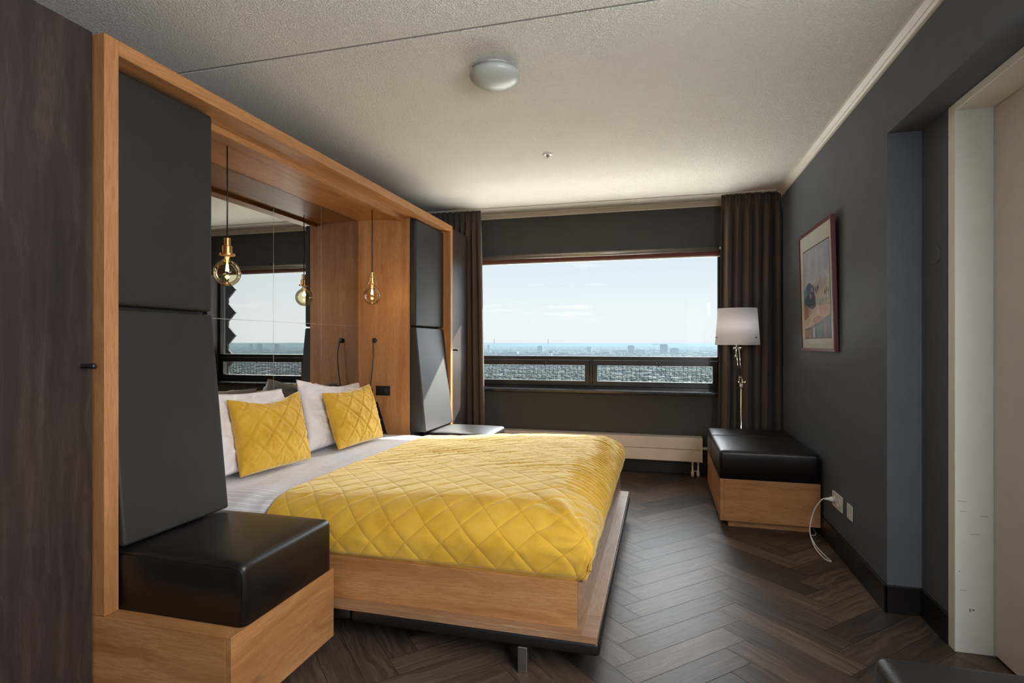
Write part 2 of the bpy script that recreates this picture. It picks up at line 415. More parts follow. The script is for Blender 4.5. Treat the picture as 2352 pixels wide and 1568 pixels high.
# crown mouldings
def crown(name, path_axis, pos, a, b, drop=.046, out=.05):
    z = CZ; p = [(0, 0), (out, 0), (out, -.006), (out*.8, -.010), (out*.55, -.020), (out*.40, -.026), (out*.36, -drop*.62), (out*.18, -drop*.8), (out*.16, -drop), (0, -drop)]
    bm = bmesh.new()
    if path_axis == 'Y': prism(bm, [(pos-u, z+v) for u, v in p], 'XZ', a, b)
    else: prism(bm, [(pos-u, z+v) for u, v in p], 'YZ', a, b)
    o = meshobj(name, bm, M['crown']); o['kind'] = 'structure'
crown('trim_1', 'Y', XR, YB, YW, .048, .05)
crown('trim_2', 'X', YW, XL, XR, .036, .07)
# ceiling line (recessed curtain track)
tr = thing('curtain_rail', (-.6, 5.235, CZ), 'thin white ceiling rail the brown curtains hang from, above the window', 'curtain rail')
boxobj('rail', (XL+.03, XR-.055, 5.222, 5.246, CZ-.009, CZ), M['crown'], tr, .001)
# skirtings
def base(name, dims): struct(name, dims, M['baseboard'], .004)
bm = bmesh.new()
prism(bm, [(1.002, 2.947), (1.002, YW), (XR, YW), (XR, 2.955), (XR2, 2.955), (XR2, 2.699), (XR2-.012, 2.699), (XR2-.012, 2.943), (XR2-.012, 2.943)][:8] , 'XY', 0, .127)
bm2 = bmesh.new()
box(bm2, 1.002, XR, 2.943, YW, 0, .127, .003); box(bm2, 1.002, XR2, 2.943, 2.955, 0, .127, .003); box(bm2, XR2-.012, XR2, 2.699, 2.955, 0, .127, .003)
bm.free()
o = meshobj('baseboard_right', bm2, M['baseboard']); o['kind'] = 'structure'
base('baseboard_window', (-1.85, .998, YW-.012, YW, 0, .105))
base('baseboard_right_near', (XR2-.012, XR2, YB, 1.655, 0, .127))

# door in the recess
dr = thing('door_1', (1.2, 2.15, 0), kind='structure')
bm = bmesh.new(); box(bm, 1.148, 1.30, 2.642, 2.699, 0, 2.221, .003); meshobj('jamb', bm, M['doorpaint'], dr)
bm = bmesh.new(); box(bm, 1.148, 1.30, 1.60, 1.657, 0, 2.221, .003); meshobj('jamb', bm, M['doorpaint'], dr)
bm = bmesh.new(); box(bm, 1.146, 1.30, 1.657, 2.642, 2.188, 2.221, .003); meshobj('door_head', bm, M['doorpaint'], dr)
bm = bmesh.new(); box(bm, 1.279, 1.318, 1.662, 2.637, .012, 2.186, .002); meshobj('door_leaf', bm, M['doorleaf'], dr)
sc = [(1.21, .655), (1.235, .40), (1.165, .72), (1.245, .735)]
bm = bmesh.new(); rnd = random.Random(3)
for (x, z, l, h) in ((1.205, .175, .010, .004), (1.197, .168, .004, .012), (1.16, .327, .006, .002), (1.165, .252, .022, .0012), (1.232, .555, .03, .0014), (1.158, .61, .03, .0012), (1.165, .57, .02, .001), (1.2, .48, .03, .001)):
    box(bm, x, x+l, 2.6412, 2.6422, z, z+h)
meshobj('scuff_mark', bm, plain('scuff', (.16, .15, .14), .7), dr)

# window
wn = thing('window_1', (-.6, 5.78, .76), kind='structure')
FY0, FY1 = 5.735, 5.80
bm = bmesh.new()
box(bm, WX0, WX0+.045, FY0, FY1, .78, WZ1, .003); box(bm, .528, WX1, FY0, FY1, .78, WZ1, .003)
box(bm, WX0+.045, .528, FY0, FY1, 2.105, WZ1, .003)
box(bm, WX0+.045, .528, FY0-.012, FY1, 1.072, 1.112, .004); box(bm, WX0+.045, .528, FY0, FY1, .76, .805, .003)
box(bm, -.712, -.682, FY0, FY1, .80, 1.075, .003)
meshobj('window_frame', bm, M['frameblack'], wn)
bm = bmesh.new(); box(bm, WX0+.04, .53, 5.772, 5.78, 1.105, 2.11); pane = meshobj('pane', bm, M['glass'], wn)
for (a, b) in ((WX0+.05, -.714), (-.680, .527)):
    bm = bmesh.new(); i = .046
    box(bm, a, b, FY0-.008, FY1-.01, 1.018, 1.070, .003); box(bm, a, b, FY0-.008, FY1-.01, .806, .858, .003)
    box(bm, a, a+i, FY0-.008, FY1-.01, .857, 1.019, .003); box(bm, b-i, b, FY0-.008, FY1-.01, .857, 1.019, .003)
    h = meshobj('hopper_sash', bm, M['frameblack'], wn)
    bm = bmesh.new(); box(bm, a+i-.004, b-i+.004, 5.765, 5.771, .854, 1.022); meshobj('pane', bm, M['glass'], h)
    cx = (a+b)/2+.05 if a > -1 else -1.18
    for dx in (-.014, .014):
        bm = bmesh.new(); lathe(bm, [(.0045, 0), (.0045, -.003), (.002, -.004)], (cx+dx, FY0-.008, 1.048), 10, 'Y'); meshobj('screw', bm, M['chrome'], h)
    bm = bmesh.new(); box(bm, cx-.012, cx+.012, FY0-.022, FY0-.008, 1.03, 1.066, .003); box(bm, cx-.006, cx+.006, FY0-.03, FY0-.018, 1.008, 1.034, .003)
    meshobj('latch', bm, M['black'], h)
# wire mesh outside the hoppers
bm = bmesh.new(); x = WX0+.05
while x < .53:
    box(bm, x, x+.0035, 5.835, 5.8385, .77, 1.06); x += .0425
z = .79
while z < 1.06:
    box(bm, WX0, .53, 5.8385, 5.842, z, z+.0035); z += .0425
meshobj('wire_screen', bm, M['blackmetal'], wn)
bm = bmesh.new(); box(bm, WX0, .528, FY0-.002, FY0+.02, 2.088, 2.106, .002); meshobj('glazing_strip', bm, M['alu'], wn)
struct('window_sill', (WX0, .60, 5.465, 5.745, .757, .784), M['granite'], .004)
# roller blind
rb = thing('roller_blind', (-.75, 5.47, 2.15), 'rolled-up blind in a grey metal tube above the window glass, red-brown hem below', 'blind')
bm = bmesh.new(); lathe(bm, [(.0265, 0), (.0265, 2.52)], (-2.0, 5.505, 2.124), 24, 'X'); o = meshobj('tube', bm, M['alu'], rb, True)
o.data.polygons[-1].use_smooth = False
boxobj('hem', (-2.0, .53, 5.52, 5.526, 2.066, 2.112), M['brownfab'], rb, .001)
boxobj('hem_bar', (-2.0, .53, 5.516, 5.530, 2.054, 2.068), M['alu'], rb, .003)
for x in (-1.9, -.98, -.39, .45): boxobj('bracket', (x-.006, x+.006, 5.49, 5.52, 2.146, 2.166), M['black'], rb, .001)
# exterior of the building
struct('facade_head', (-3.2, 1.3, 5.85, 6.13, 2.15, 2.9), M['wallw'])
M['facade'] = plain('pale_bounce_ledge', (.72, .70, .66), .8)
struct('bounce_ledge', (-3.2, 1.3, 5.86, 8.2, .35, .55), M['facade'])  # unseen slab added to bounce sunlight up to the ceiling
bm = bmesh.new(); z = -1.2; teeth = []
while z < 4.6:
    teeth += [(1.56, z), (1.42, z+.14), (1.56, z+.28), (1.56, z+.346)]; z += .346
prism(bm, [(2.1, -1.2)]+teeth+[(2.1, z)], 'XZ', 7.0, 7.03)
M['fin'] = plain('dark_facade_metal', (.012, .013, .014), .6); o = meshobj('zigzag_facade_fin', bm, M['fin']); tag(o, 'dark zigzag-edged facade fin outside the glass, seen in the headboard mirror', 'facade fin')

# ================================================================ WARDROBES
def wardrobe(y0, y1, label, ky, kz):
    w_ = thing('wardrobe', (-2.1, (y0+y1)/2, 0), label, 'wardrobe', 'dark veneer wardrobes beside the headboard')
    boxobj('carcass', (XL+.005, -1.872, y0, y1, 0, 2.29), M['darkwood'], w_)
    ys = [y0, y1] if y1-y0 < 1 else [y0, y1-1.9, y1-.95, y1]
    for a, b in zip(ys, ys[1:]):
        d = boxobj('door', (-1.870, -1.85, a+.002, b-.002, .006, 2.295), M['darkwood'], w_, .0012)
        if b == y1:
            bm = bmesh.new(); lathe(bm, [(.008, 0), (.008, .045), (.0095, .047), (.0095, .056), (.008, .058)], (-1.851, ky, kz), 20, 'X'); meshobj('knob', bm, M['black'], d, True)
    return w_
wardrobe(-1.6, 1.449, 'tall dark wood veneer wardrobe in the left foreground, nearest the camera', 1.412, 1.173)
wardrobe(4.695, 5.21, 'narrow dark wood wardrobe between the oak headboard frame and the window curtain', 4.79, 1.185)

# ================================================================ HEADBOARD FRAME
XF = -1.808
hf = thing('headboard', (-2.1, 3.07, .0), 'tall oak frame and niche built around the bed head, joining both benches', 'headboard')
bm = bmesh.new(); box(bm, XL+.01, XF, 1.4545, 1.506, .329, 2.293, .002); meshobj('side_post', bm, M['oakZ'], hf)
bm = bmesh.new(); box(bm, XL+.01, XF, 4.64, 4.690, .329, 2.293, .002); meshobj('side_post', bm, M['oakZ'], hf)
bm = bmesh.new(); box(bm, -1.96, XF, 1.5065, 4.6395, 2.240, 2.293, .002); meshobj('top_beam', bm, M['oakY'], hf)
bm = bmesh.new(); box(bm, XL+.01, -1.961, 1.507, 4.639, 2.238, 2.262, .001); meshobj('niche_ceiling', bm, M['oakY'], hf)
bm = bmesh.new(); box(bm, -1.990, -1.962, 2.0, 4.043, 2.212, 2.240, .001); meshobj('batten', bm, M['oakY'], hf)
bm = bmesh.new(); box(bm, XL+.01, -1.925, 4.046, 4.068, .33, 2.238, .001); meshobj('niche_side', bm, M['oakZ'], hf)
bm = bmesh.new(); box(bm, XL+.01, -1.949, 1.972, 1.994, .33, 2.238, .001); meshobj('niche_side', bm, M['oakZ'], hf)
for a, b in ((1.507, 1.997), (4.069, 4.639)):
    bm = bmesh.new(); box(bm, -1.948, -1.927, a+.004, b-.004, .33, 2.237); meshobj('backing_board', bm, M['gap'], hf)
boxobj('niche_back', (XL+.01, -2.386, 1.995, 4.045, .3, 2.238), M['gap'], hf, 0)
# mirror
mr = thing('wall_mirror', (-2.38, 3.02, .6), 'bronze-tinted mirror of six panes behind the pillows in the headboard niche', 'mirror')
ysm = [1.996, 3.021, 3.536, 4.044]
for i in range(3):
    for (z0, z1) in ((.5, 1.383), (1.386, 2.236)):
        g = .0012
        bm = bmesh.new(); box(bm, -2.384, -2.375, ysm[i]+g, ysm[i+1]-g, z0, z1)
        o = meshobj('mirror_pane', bm, M['mirror'], mr)
    if i: boxobj('mirror_joint', (-2.380, -2.3745, ysm[i]-.0013, ysm[i]+.0013, .5, 2.236), M['mirroredge'], mr, 0)
boxobj('mirror_joint', (-2.380, -2.3745, 1.997, 4.043, 1.3832, 1.3858), M['mirroredge'], mr, 0)

# ================================================================ HEADBOARD BENCHES
def padded(name, poly_xz, y0, y1, material, parent, r=.02, seg=4, smooth=True):
    bm = bmesh.new(); prism(bm, poly_xz, 'XZ', y0, y1)
    bmesh.ops.bevel(bm, geom=bm.edges[:], offset=r, segments=seg, affect='EDGES', profile=.6)
    return meshobj(name, bm, material, parent, smooth)
def soft_cushion(bm, x0, x1, y0, y1, z0, z1, r=.028, puff=.012, n=22):
    """seat cushion: box with rounded upper edges and a slightly crowned top"""
    box(bm, x0, x1, y0, y1, z0, z1)
    top = [e for e in bm.edges if all(abs(v.co.z-z1) < 1e-6 for v in e.verts)]
    ver = [e for e in bm.edges if abs(e.verts[0].co.z-e.verts[1].co.z) > .01]
    bmesh.ops.bevel(bm, geom=top+ver, offset=r, segments=5, affect='EDGES', profile=.55)
    bmesh.ops.recalc_face_normals(bm, faces=bm.faces)
    for ax, lo, hi in ((0, x0, x1), (1, y0, y1)):
        for k in range(1, n//2):
            t = lo+r+(hi-lo-2*r)*k/(n//2); co = [0, 0, 0]; co[ax] = t; no = [0, 0, 0]; no[ax] = 1
            bmesh.ops.bisect_plane(bm, geom=bm.verts[:]+bm.edges[:]+bm.faces[:], plane_co=co, plane_no=no)
    for v in bm.verts:
        if v.co.z > z1-1e-4:
            fx = 1-abs(2*(v.co.x-x0)/(x1-x0)-1)**3; fy = 1-abs(2*(v.co.y-y0)/(y1-y0)-1)**3
            v.co.z += puff*max(0, fx*fy)
def piping(name, pts, material, parent, r=.0022):
    bm = bmesh.new(); tube(bm, pts, r, 6); return meshobj(name, bm, material, parent, True)
def head_bench(y0, y1, c0, c1, label):
    b = thing('headboard_bench', (-1.6, (y0+y1)/2, 0), label, 'bench', 'black leather benches built into the headboard')
    bm = bmesh.new(); box(bm, -2.3, -1.320, y0, y1, .05, .3275, .0015); meshobj('base', bm, M['oakX'], b)
    bm = bmesh.new(); box(bm, -1.3198, -1.298, y0, y1, .05, .3280, .0015); meshobj('front_board', bm, M['oakY'], b)
    boxobj('plinth', (-2.3, -1.37, y0+.06, y1-.04, 0, .05), M['gap'], b, 0)
    bm = bmesh.new(); soft_cushion(bm, -1.862, -1.302, c0, c1, .3285, .532)
    s = meshobj('seat_cushion', bm, M['leather'], b, True)
    r = .026; zt = .533; xf = -1.302
    piping('seam', [(-1.85, c0-.0005, zt-.012), (xf-r-.02, c0-.0005, zt-.012), (xf-.012, c0-.0005, zt-.018), (xf-.004, c0+.001, zt-.034), (xf-.003, c0+.001, .335)], M['leather'], s)
    # backrest: lower wedge leaning forward, upper straight panel
    padded('backrest', [(-1.926, .545), (-1.786, .545), (-1.872, 1.372), (-1.926, 1.372)], c0-.004 if c0 < 2 else c0-.08, c1-.022 if c1 < 3 else c1+.004, M['leather_back'], b, .014)
    padded('upper_panel', [(-1.926, 1.384), (-1.872, 1.384), (-1.872, 2.228), (-1.926, 2.228)], c0-.004 if c0 < 2 else c0-.08, c1-.022 if c1 < 3 else c1+.004, M['leather_back'], b, .018)
    return b
head_bench(1.4545, 2.019, 1.512, 2.013, 'oak-based bench with black leather seat and tall padded back, in the left foreground')
head_bench(4.125, 4.690, 4.132, 4.634, 'leather headboard bench on the window side, beyond the bed, lit by the sun')

# ================================================================ BED
bd = thing('bed', (-1.3, 3.07, 0), 'oak platform bed with a stepped tray edge, black padded skirt and steel legs', 'bed')
TX, TY0, TY1, TZ = -.226, 2.036, 4.105, .178
def ring(bm, x0, x1, y0, y1, w_, z0, z1, bev, parts):
    if 'n' in parts: box(bm, x0, x1, y0, y0+w_, z0, z1, bev)
    if 'f' in parts: box(bm, x0, x1, y1-w_, y1, z0, z1, bev)
    if 'e' in parts: box(bm, x1-w_, x1, y0+w_, y1-w_, z0, z1, bev)
for pt in 'nf':
    bm = bmesh.new(); ring(bm, -1.92, TX, TY0, TY1, .16, .152, TZ, .002, pt); meshobj('tray_side', bm, M['trayX'], bd)
bm = bmesh.new(); box(bm, TX-.10, TX-.0005, TY0+.1605, TY1-.1605, .152, TZ+.0004, .002); meshobj('tray_foot', bm, M['trayY'], bd)
boxobj('slat_base', (-2.3, TX-.1, TY0+.162, TY1-.162, .155, .172), M['gap'], bd, 0)
for n_, (a, b) in (('side_rail', (2.079, 2.099)), ('side_rail', (4.045, 4.065))):
    bm = bmesh.new(); box(bm, -1.92, -.304, a, b, TZ, .352, .0015); meshobj(n_, bm, M['oakX'], bd)
bm = bmesh.new(); box(bm, -.304, -.283, 2.080, 4.064, TZ, .352, .0015); meshobj('foot_rail', bm, M['trayY'], bd)
bm = bmesh.new()
box(bm, -1.24, TX+.008, TY0+.012, TY1-.012, .098, .151, .016, 4); meshobj('padded_skirt', bm, M['leather'], bd, True)
bm = bmesh.new(); box(bm, -2.2, -1.247, TY0+.02, TY1-.02, .098, .151, .016, 4); meshobj('padded_skirt', bm, M['leather'], bd, True)
for (x, y) in ((-.508, 2.062), (-.508, 4.06), (-2.0, 2.08), (-2.0, 4.04)):
    bm = bmesh.new(); box(bm, x-.018, x+.018, y-.016, y+.016, 0, .099, .002); meshobj('leg', bm, M['steel'], bd)

# --- draped surfaces
BX0, BX1, BY0, BY1 = -2.33, -.300, 2.102, 4.042
def topz(x, y):
    s_ = min(1, max(0, (x+1.75)/1.1)); s_ = s_*s_*(3-2*s_)
    q = (y-3.07)/.97
    return .556+.052*s_ - .010*q*q
def arc1(d, r, k=.82):
    """distance past the shoulder -> (sideways offset, drop, normal tilt)"""
    if d <= 0: return 0, 0, 0
    ang = d/r/.93
    if ang < PI/2: return math.sin(ang)**.9*r, (1-math.cos(ang))*r*k, ang
    return r, r*k+(ang-PI/2)*r, PI/2
def drape(a, b, R, Rx, extra, bulge):
    """a along X, b along Y, both as cloth lengths; folded square at the foot corners"""
    x1i, y0i, y1i = BX1-Rx, BY0+R, BY1-R
    da = max(0, a-x1i); db = max(0, b-y1i, y0i-b); sg = 1 if b > y1i else -1
    bx = min(a, x1i); by = min(max(b, y0i), y1i); hz = topz(bx, by)+extra
    ha, dra, aa = arc1(da, Rx); hb, drb, ab = arc1(db, R)
    dr = (dra**5+drb**5)**.2
    bf = lambda q: bulge*math.sin(min(1, max(0, q/.27))*PI)
    # a corner point dropped by one side is pushed fully out on the other only as far as its own cloth
    x = bx+ha+(extra+bf(dr))*(1 if da > 0 else 0)*math.sin(aa); y = by+sg*(hb+(extra+bf(dr)*.5)*math.sin(ab)*(1 if db > 0 else 0))
    n = Vector((math.sin(aa)*(1 if dra >= drb*.8 else .3), sg*math.sin(ab)*(1 if drb >= dra*.8 else .3), math.cos(max(aa, ab))+.02)).normalized()
    return Vector((x, y, hz-dr)), n
# mattress
mt = boxobj('mattress', (-2.34, -.345, 2.118, 4.026, .182, .44), M['linen'], None, .06, 5, True)
tag(mt, 'thick white mattress lying inside the oak bed frame, mostly under the bedding', 'mattress')
def grid_surface(name, a0, a1, b0, b1, na, nb, fn, material, thick=0, uvscale=1):
    bm = bmesh.new(); uvl = bm.loops.layers.uv.new('UVMap'); G = []
    for i in range(na+1):
        row = []
        for j in range(nb+1):
            a = a0+(a1-a0)*i/na; b = b0+(b1-b0)*j/nb; row.append((bm.verts.new(fn(a, b)), a, b))
        G.append(row)
    for i in range(na):
        for j in range(nb):
            q = (G[i][j], G[i+1][j], G[i+1][j+1], G[i][j+1]); f = bm.faces.new([v[0] for v in q])
            for lp, v in zip(f.loops, q): lp[uvl].uv = (v[1], v[2])
    bmesh.ops.recalc_face_normals(bm, faces=bm.faces)
    o = meshobj(name, bm, material, None, True)
    if thick:
        md = o.modifiers.new('thickness', 'SOLIDIFY'); md.thickness = thick; md.offset = -1
    return o
def sheet_fn(a, b):
    p_, n = drape(a, b, .17, .17, -.004-.016*min(1, max(0, (a+1.69)/.06)), .008)
    d = .006*fbm(a*3, b*2.2, 4.2)+.003*fbm(a*9, b*5, 1.1)
    if b < 2.35: d += .007*math.sin(a*16+fbm(a*2, b*2)*5)*min(1, (2.35-b)/.2)
    p_ = p_+n*d; p_.y = max(p_.y, 2.1045); p_.y = min(p_.y, 4.0395); p_.z = max(p_.z, .30); return p_
o = grid_surface('bed_sheet', -2.345, -1.25, 1.93, 4.21, 90, 170, sheet_fn, M['sheet'], .006)
tag(o, 'white duvet sheet with fine satin stripes across the head half of the bed', 'sheet')
Q = .155
def seam_d(a, b):
    def f(t): t = t/Q; return abs(t-round(t))*Q
    return min(f(a+b*.96), f(a-b*.96))*.72
def quilt_fn(a, b):
    p_, n = drape(a, b, .20, .17, .006, .045)
    s_ = seam_d(a, b); d = (.0040 if b < 2.35 else .0040-.0018*min(1, (b-2.35)/.3))*(1-math.exp(-(s_/.0065)**1.1))
    foot = min(1, max(0, (a+1.7)/1.1)); yk = min(1, max(0, (b-2.42)/.45))
    # long tension ripples running towards the foot end, fanning out
    ph = (b-.20*(a+.6)-.22*max(0, a+.9)**2)*(1-.10*foot)
    r1 = math.sin(ph*2*PI/.085+1.8*fbm(a*1.1, b*2.2, 2)); r2 = math.sin(ph*2*PI/.047+2.5*fbm(a*1.6, b*4, 6))
    m1 = max(0, .35+fbm(a*1.0, b*3.2, 9)*1.3)
    d += (.0046*r1*m1+.0010*r2)*(.30+.80*foot)*yk
    d += .0034*fbm(a*3.5, b*3.5, 3)+.0024*fbm(a*9+b*3, b*13, 8)*(1 if b < 2.4 else .5)
    if a > BX1-.19:
        e = min(1, (a-(BX1-.19))/.13); d += .0042*math.sin(b*2*PI/.050+2.4*fbm(a*2, b*4))*e*(1 if b > 2.45 else .15)
    if b < BY0+.14: d += .0045*fbm(a*5, b*8+a*3, 5)
    cd_ = math.hypot(a-(BX1-.06), b-(BY0+.10))   # pull folds at the near foot corner
    d += .006*math.exp(-(cd_/.17)**2)*math.sin(math.atan2(b-(BY0-.02), a-(BX1+.02))*15)
    p_ = p_+n*d
    if p_.z < .368:
        k = min(1, (.368-p_.z)/.012)
        p_.y += (max(p_.y, 2.1040)-p_.y)*k; p_.y += (min(p_.y, 4.040)-p_.y)*k; p_.x += (min(p_.x, -.3075)-p_.x)*k
    p_.z = max(p_.z, .20); return p_
o = grid_surface('quilted_bedspread', -1.70, .20, 1.62, 4.52, 300, 430, quilt_fn, M['quilt'], .007)
tag(o, 'mustard yellow velvet bedspread stitched in diamonds, tucked into the foot of the bed', 'bedspread')
# hem tape along the head edge of the bedspread
pts = [quilt_fn(-1.703, 1.80+.02*i)+Vector((0, 0, -.001)) for i in range(0, 128)]
bm = bmesh.new(); tube(bm, pts, .0055, 6); h = meshobj('hem', bm, M['velvet'], None, True); h.parent = o

# --- pillows
def pillow(name, BL, BR, TL, TR, thick, material, seams=0, wr=.006, seed=1, horn=.10, n=46, sag=0, label='', cat='', group=''):
    BL, BR, TL, TR = map(Vector, (BL, BR, TL, TR)); c = (BL+BR+TL+TR)/4
    U = ((BR-BL)+(TR-TL)); V = ((TL-BL)+(TR-BR)); N = U.cross(V).normalized()
    if N.x < 0: N = -N
    bm = bmesh.new(); rows = {}
    for side in (1, -1):
        for i in range(n+1):
            for j in range(n+1):
                u, v = 2*i/n-1, 2*j/n-1
                edge = (i in (0, n) or j in (0, n))
                if edge and side == -1: rows[(side, i, j)] = rows[(1, i, j)]; continue
                pu = u*(1-horn*(1-v*v)*abs(u)**3*.9); pv = v*(1-horn*(1 if v > 0 else .15)*(1-u*u)*abs(v)**3*.9)
                s_, t_ = (pu+1)/2, (pv+1)/2
                P = BL*(1-s_)*(1-t_)+BR*s_*(1-t_)+TL*(1-s_)*t_+TR*s_*t_
                if v > 0: P = P-V.normalized()*sag*(1-u*u)**2*v*v
                prof_ = (max(0, 1-u*u)**.42)*(max(0, 1-v*v)**.42)
                h_ = thick*.5*prof_
                edgef = 1-prof_
                a, b = u*.25*U.length/.5, v*.25*V.length/.5
                w1 = wr*(fbm(u*3+seed, v*3, side)+.8*fbm(u*7, v*7+seed, side*2))*(.5+prof_)
                ang = math.atan2(v, u)
                w1 += wr*1.1*math.sin(ang*26+fbm(u*3, v*3, seed)*6)*max(0, (max(abs(u), abs(v))-.55)/.45)*(1-max(abs(u), abs(v))**6)
                if seams:
                    def f(t): t = t/seams; return abs(t-round(t))*seams
                    q = min(f(a*.5+b*.5+.03*seed), f(a*.5-b*.5+.045))
                    w1 -= .010*math.exp(-(q/.0042)**1.1)*min(1, prof_*2.2); w1 += .004*math.exp(-((q-.022)/.02)**2)*prof_
                P = P+N*side*(h_+(w1 if not edge else 0))
                rows[(side, i, j)] = bm.verts.new(P)
        for i in range(n):
            for j in range(n):
                q = [rows[(side, i, j)], rows[(side, i+1, j)], rows[(side, i+1, j+1)], rows[(side, i, j+1)]]
                if side == -1: q.reverse()
                try: bm.faces.new(q)
                except ValueError: pass
    bmesh.ops.recalc_face_normals(bm, faces=bm.faces)
    loc = tuple((BL+BR)/2); o = meshobj(name, bm, material, None, True, loc=loc)
    return tag(o, label, cat, group)
pillow('pillow', (-2.13, 2.23, .575), (-2.13, 2.96, .575), (-2.285, 2.20, 1.01), (-2.285, 2.985, .965), .13, M['linen'], wr=.011, seed=2, horn=.07, sag=.01,
       label='white pillow leaning on the mirror, behind the nearer yellow cushion', cat='pillow', group='white pillows at the bed head')
pillow('pillow', (-2.10, 3.00, .575), (-2.12, 3.82, .575), (-2.27, 3.10, 1.015), (-2.285, 3.90, .94), .14, M['linen'], wr=.012, seed=5, horn=.08, sag=.03,
       label='white pillow with a raised corner, behind the yellow cushion by the window side', cat='pillow', group='white pillows at the bed head')
pillow('cushion', (-2.04, 2.345, .575), (-1.985, 2.855, .572), (-2.175, 2.405, .955), (-2.14, 2.955, .955), .15, M['velvet'], .15, .0032, 3, .10, 90, .035,
       label='square mustard velvet cushion with stitched diamonds, nearer of the two on the bed', cat='cushion', group='yellow quilted cushions')
pillow('cushion', (-1.965, 3.11, .575), (-1.95, 3.66, .57), (-2.12, 3.165, .925), (-2.09, 3.715, .945), .15, M['velvet'], .15, .0032, 8, .09, 90, .01,
       label='square mustard velvet cushion standing beside the black wall socket, farther of the two', cat='cushion', group='yellow quilted cushions')

# ================================================================ PENDANTS, READING LIGHT, SOCKET
def pendant(x, y, label):
    t_ = thing('pendant_lamp', (x, y, 2.238), label, 'pendant lamp', 'bare bulb pendants in the headboard niche')
    bm = bmesh.new(); tube(bm, [(x, y, 2.238), (x+.001, y, 2.0), (x, y, 1.772)], .0034, 10); meshobj('cord', bm, M['black'], t_, True)
    bm = bmesh.new(); lathe(bm, [(.004, 1.778), (.0148, 1.777), (.0155, 1.774), (.0155, 1.763), (.0148, 1.762), (.0148, 1.760), (.0155, 1.759), (.0155, 1.739), (.0225, 1.737), (.0235, 1.734), (.0235, 1.700), (.036, 1.699), (.037, 1.697), (.037, 1.690), (.036, 1.688), (.01, 1.688)], (x, y, 0), 40)
    meshobj('lamp_holder', bm, M['brass'], t_, False)
    bm = bmesh.new(); pr = [(.0125, 1.689), (.0125, 1.680), (.017, 1.671)]
    R, c = .0640, 1.601
    for k in range(3, 25):
        a = PI*k/25*1.0
        if a < .42: continue
        pr.append((R*math.sin(a), c+R*math.cos(a)*1.04))
    pr.append((.002, c-R*1.045))
    lathe(bm, pr, (x, y, 0), 44, capped=False); g = meshobj('bulb', bm, M['amber'], t_, True)
    bm = bmesh.new(); lathe(bm, [(.002, 1.64), (.0045, 1.645), (.005, 1.66), (.011, 1.684)], (x, y, 0), 16); meshobj('stem', bm, M['white'], g, True)
    bm = bmesh.new()
    for k in range(4):
        a = k*PI/2; px_, py_ = x+.004*math.cos(a), y+.004*math.sin(a)
        tube(bm, [(px_, py_, 1.644), (x+.007*math.cos(a+.4), y+.007*math.sin(a+.4), 1.61)], .0016, 6)
    meshobj('filament', bm, M['filament'], g, True)
    pl = bpy.data.lights.new('bulb_light', 'POINT'); pl.energy = .9; pl.color = (1, .68, .36); pl.shadow_soft_size = .012
    po = bpy.data.objects.new('bulb_light', pl); COL.objects.link(po); po.location = (0, 0, 1.622-2.238); po.parent = t_
pendant(-2.110, 2.338, 'lit amber globe bulb on a black cord, nearer pendant, in front of the mirror')
pendant(-2.083, 3.744, 'lit amber globe bulb on a black cord, farther pendant, before the oak niche side')
YN = 4.0455
rl = thing('reading_light', (-2.226, YN, 1.268), 'slim black gooseneck reading light on the oak niche side, head hanging down', 'reading light')
bm = bmesh.new(); lathe(bm, [(.0195, 0), (.0195, -.012), (.014, -.016), (.003, -.016)], (-2.226, YN, 1.268), 24, 'Y'); meshobj('wall_rose', bm, M['black'], rl, True)
bm = bmesh.new(); tube(bm, spline([(-2.226, YN-.012, 1.266), (-2.222, YN-.034, 1.245), (-2.214, YN-.045, 1.15), (-2.224, YN-.048, 1.02), (-2.242, YN-.045, .89)], 8), .0042, 8); meshobj('gooseneck', bm, M['black'], rl, True)
bm = bmesh.new(); bmesh.ops.create_uvsphere(bm, u_segments=20, v_segments=12, radius=.021, matrix=Matrix.Translation((-2.240, YN-.045, .868))); meshobj('lamp_head', bm, M['black'], rl, True)
ws = thing('wall_socket', (-2.145, YN, .868), 'black double plate with a rocker switch and socket on the oak niche side', 'socket')
boxobj('plate', (-2.212, -2.135+.045, YN-.010, YN, .829, .905), M['black'], ws, .002)
bm = bmesh.new(); box(bm, -2.205, -2.155, YN-.013, YN-.009, .836, .898, .0015); meshobj('switch', bm, M['black'], ws)
bm = bmesh.new(); lathe(bm, [(.0205, 0), (.0205, -.003), (.0185, -.0035), (.018, .006), (.002, .007)], (-2.121, YN-.0095, .867), 28, 'Y'); so = meshobj('socket', bm, M['blackmetal'], ws)
bm = bmesh.new()
for dx, dz in ((-.008, 0), (.008, 0), (0, .016), (0, -.016)): lathe(bm, [(.0022, 0), (.0022, -.0015), (.001, -.002)], (-2.121+dx, YN-.0097, .867+dz), 8, 'Y')
meshobj('contact', bm, M['chrome'], so)
st = thing('lift_strut', (-2.16, YN-.02, .55), 'slanting black metal bar with screws between yellow cushion and oak niche side', 'metal bar')
bm = bmesh.new(); a, b = Vector((-2.205, YN-.018, .775)), Vector((-2.115, YN-.018, .50)); d = (b-a).normalized(); nrm = Vector((d.z, 0, -d.x))*.012
vs = [a+nrm, a-nrm, b-nrm, b+nrm]; A = [bm.verts.new(v+Vector((0, -.004, 0))) for v in vs]; B = [bm.verts.new(v+Vector((0, .004, 0))) for v in vs]
for i in range(4): bm.faces.new((A[i], A[(i+1) % 4], B[(i+1) % 4], B[i]))
bm.faces.new(A); bm.faces.new(B[::-1]); bmesh.ops.recalc_face_normals(bm, faces=bm.faces)
